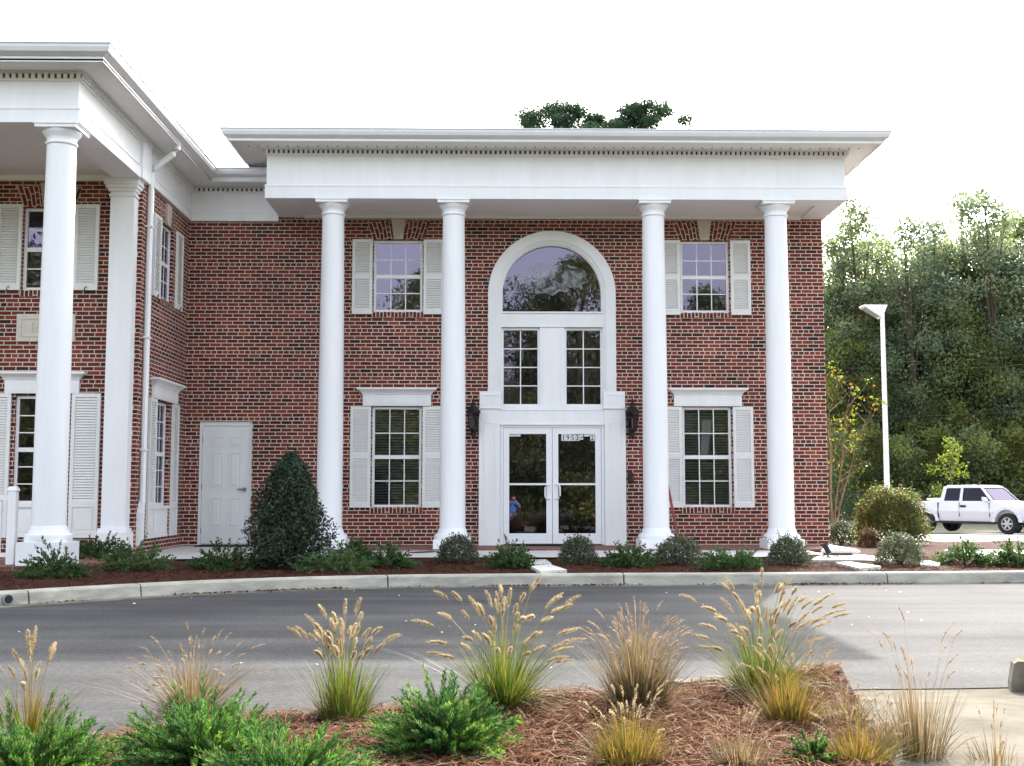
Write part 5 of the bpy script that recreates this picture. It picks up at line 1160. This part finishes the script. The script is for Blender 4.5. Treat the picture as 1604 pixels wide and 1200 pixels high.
# ------------------------------------------------------------------ the photographer, seen mirrored in the glass door
PX, PY = .75, -23.3; PZ = float(gz(PY))
ph = empty('person', (PX, PY, PZ), 'person in blue shirt and lavender trousers holding a camera, mirrored in the left glass door', 'person')
def skin_mesh(name, pts, edges, rad, m_, root, sub=2):
    me = bpy.data.meshes.new(name); me.from_pydata(pts, edges, []); o = bpy.data.objects.new(name, me); COL.objects.link(o); o.parent = ph
    sk = o.modifiers.new('skin', 'SKIN'); sk.use_smooth_shade = True; sb = o.modifiers.new('sub', 'SUBSURF'); sb.levels = sub; sb.render_levels = sub
    for i, r_ in enumerate(rad): me.skin_vertices[0].data[i].radius = r_ if isinstance(r_, tuple) else (r_, r_)
    me.skin_vertices[0].data[root].use_root = True; me.materials.append(m_); return o
pts = [(0, 0, .88), (0, 0, 1.08), (0, -.01, 1.28), (0, 0, 1.39), (0, .0, 1.46), (0, .015, 1.53), (0, .01, 1.61),
       (.17, 0, 1.36), (.25, .06, 1.13), (.13, .27, 1.36), (.085, .30, 1.45), (-.17, 0, 1.36), (-.25, .06, 1.13), (-.13, .27, 1.36), (-.085, .30, 1.45),
       (.10, 0, .86), (.11, .02, .48), (.11, -.01, .09), (.115, .12, .04), (-.10, 0, .86), (-.11, .02, .48), (-.11, -.01, .09), (-.115, .12, .04)]
ed = [(0, 1), (1, 2), (2, 3), (3, 4), (4, 5), (5, 6), (3, 7), (7, 8), (8, 9), (9, 10), (3, 11), (11, 12), (12, 13), (13, 14), (0, 15), (15, 16), (16, 17), (17, 18), (0, 19), (19, 20), (20, 21), (21, 22)]
rad = [(.15, .10), (.13, .09), (.15, .10), (.09, .07), .052, (.075, .095), (.07, .09), .06, .045, .034, .03, .06, .045, .034, .03, .082, .058, .042, (.042, .03), .082, .058, .042, (.042, .03)]
body = skin_mesh('body', pts, ed, rad, m_skin, 0)
skin_mesh('shirt', [pts[i] for i in (0, 1, 2, 3, 7, 8, 11, 12)], [(0, 1), (1, 2), (2, 3), (3, 4), (4, 5), (3, 6), (6, 7)], [(.172, .122), (.155, .115), (.168, .118), (.10, .085), .078, .058, .078, .058], m_shirt, 0)
skin_mesh('trousers', [(0, 0, 1.0), (0, 0, .90), (.09, 0, .76), pts[16], pts[17], (-.09, 0, .76), pts[20], pts[21]], [(0, 1), (1, 2), (2, 3), (3, 4), (1, 5), (5, 6), (6, 7)], [(.155, .11), (.15, .115), .095, .078, .07, .095, .078, .07], m_trous, 0)
q = MB()
for s2 in (-1, 1):
    for k_, ln_ in enumerate((.05, .06, .062, .055)):
        z = 1.485-.022*k_; x = s2*(.075); q.tube([(x, .30, z), (s2*.05, .335, z+.003), (s2*(.05-ln_*.4), .345, z)], [.010, .009, .007], 6)
    q.tube([(s2*.08, .29, 1.43), (s2*.055, .30, 1.415), (s2*.03, .305, 1.42)], [.011, .010, .008], 6)
q.build('fingers', m_skin, ph, smooth=True)
q = MB(); q.lathe([(.02, 1.725), (.06, 1.71), (.086, 1.67), (.092, 1.61), (.088, 1.55), (.07, 1.50)][::-1], (0, -.035), 18); q.lathe([(.01, 1.722), (.05, 1.705), (.075, 1.675)][::-1], (0, .02), 18); q.build('hair', m_hair, ph, smooth=True)
q = MB(); q.hexa([(-.014, .10, 1.54), (.014, .10, 1.54), (.012, .085, 1.54), (-.012, .085, 1.54)], [(-.006, .10, 1.60), (.006, .10, 1.60), (.006, .09, 1.60), (-.006, .09, 1.60)])
for s2 in (-1, 1): q.tube([(s2*.083, .0, 1.54), (s2*.095, -.01, 1.57), (s2*.085, -.0, 1.60)], .012, 6)
q.build('face', m_skin, ph)
for s2 in (-1, 1): q = MB(); q.tube([(s2*.03, .085, 1.60), (s2*.03, .099, 1.60)], .011, 8); q.build('eye', m_plastic, ph)
q = MB(); q.tube([(-.025, .088, 1.505), (0, .098, 1.503), (.025, .088, 1.505)], .006, 6); q.build('mouth', m_red, ph)
cm = MB(); cm.box(-.055, .055, .315, .345, 1.42, 1.49); cm.tube([(0, .345, 1.455), (0, .385, 1.455)], .026, 16); cmo = cm.build('compact_camera', m_plastic, None, (PX, PY, PZ), bevel=.005); tag(cmo, 'small dark compact camera in the hands of the person in the blue shirt', 'camera')
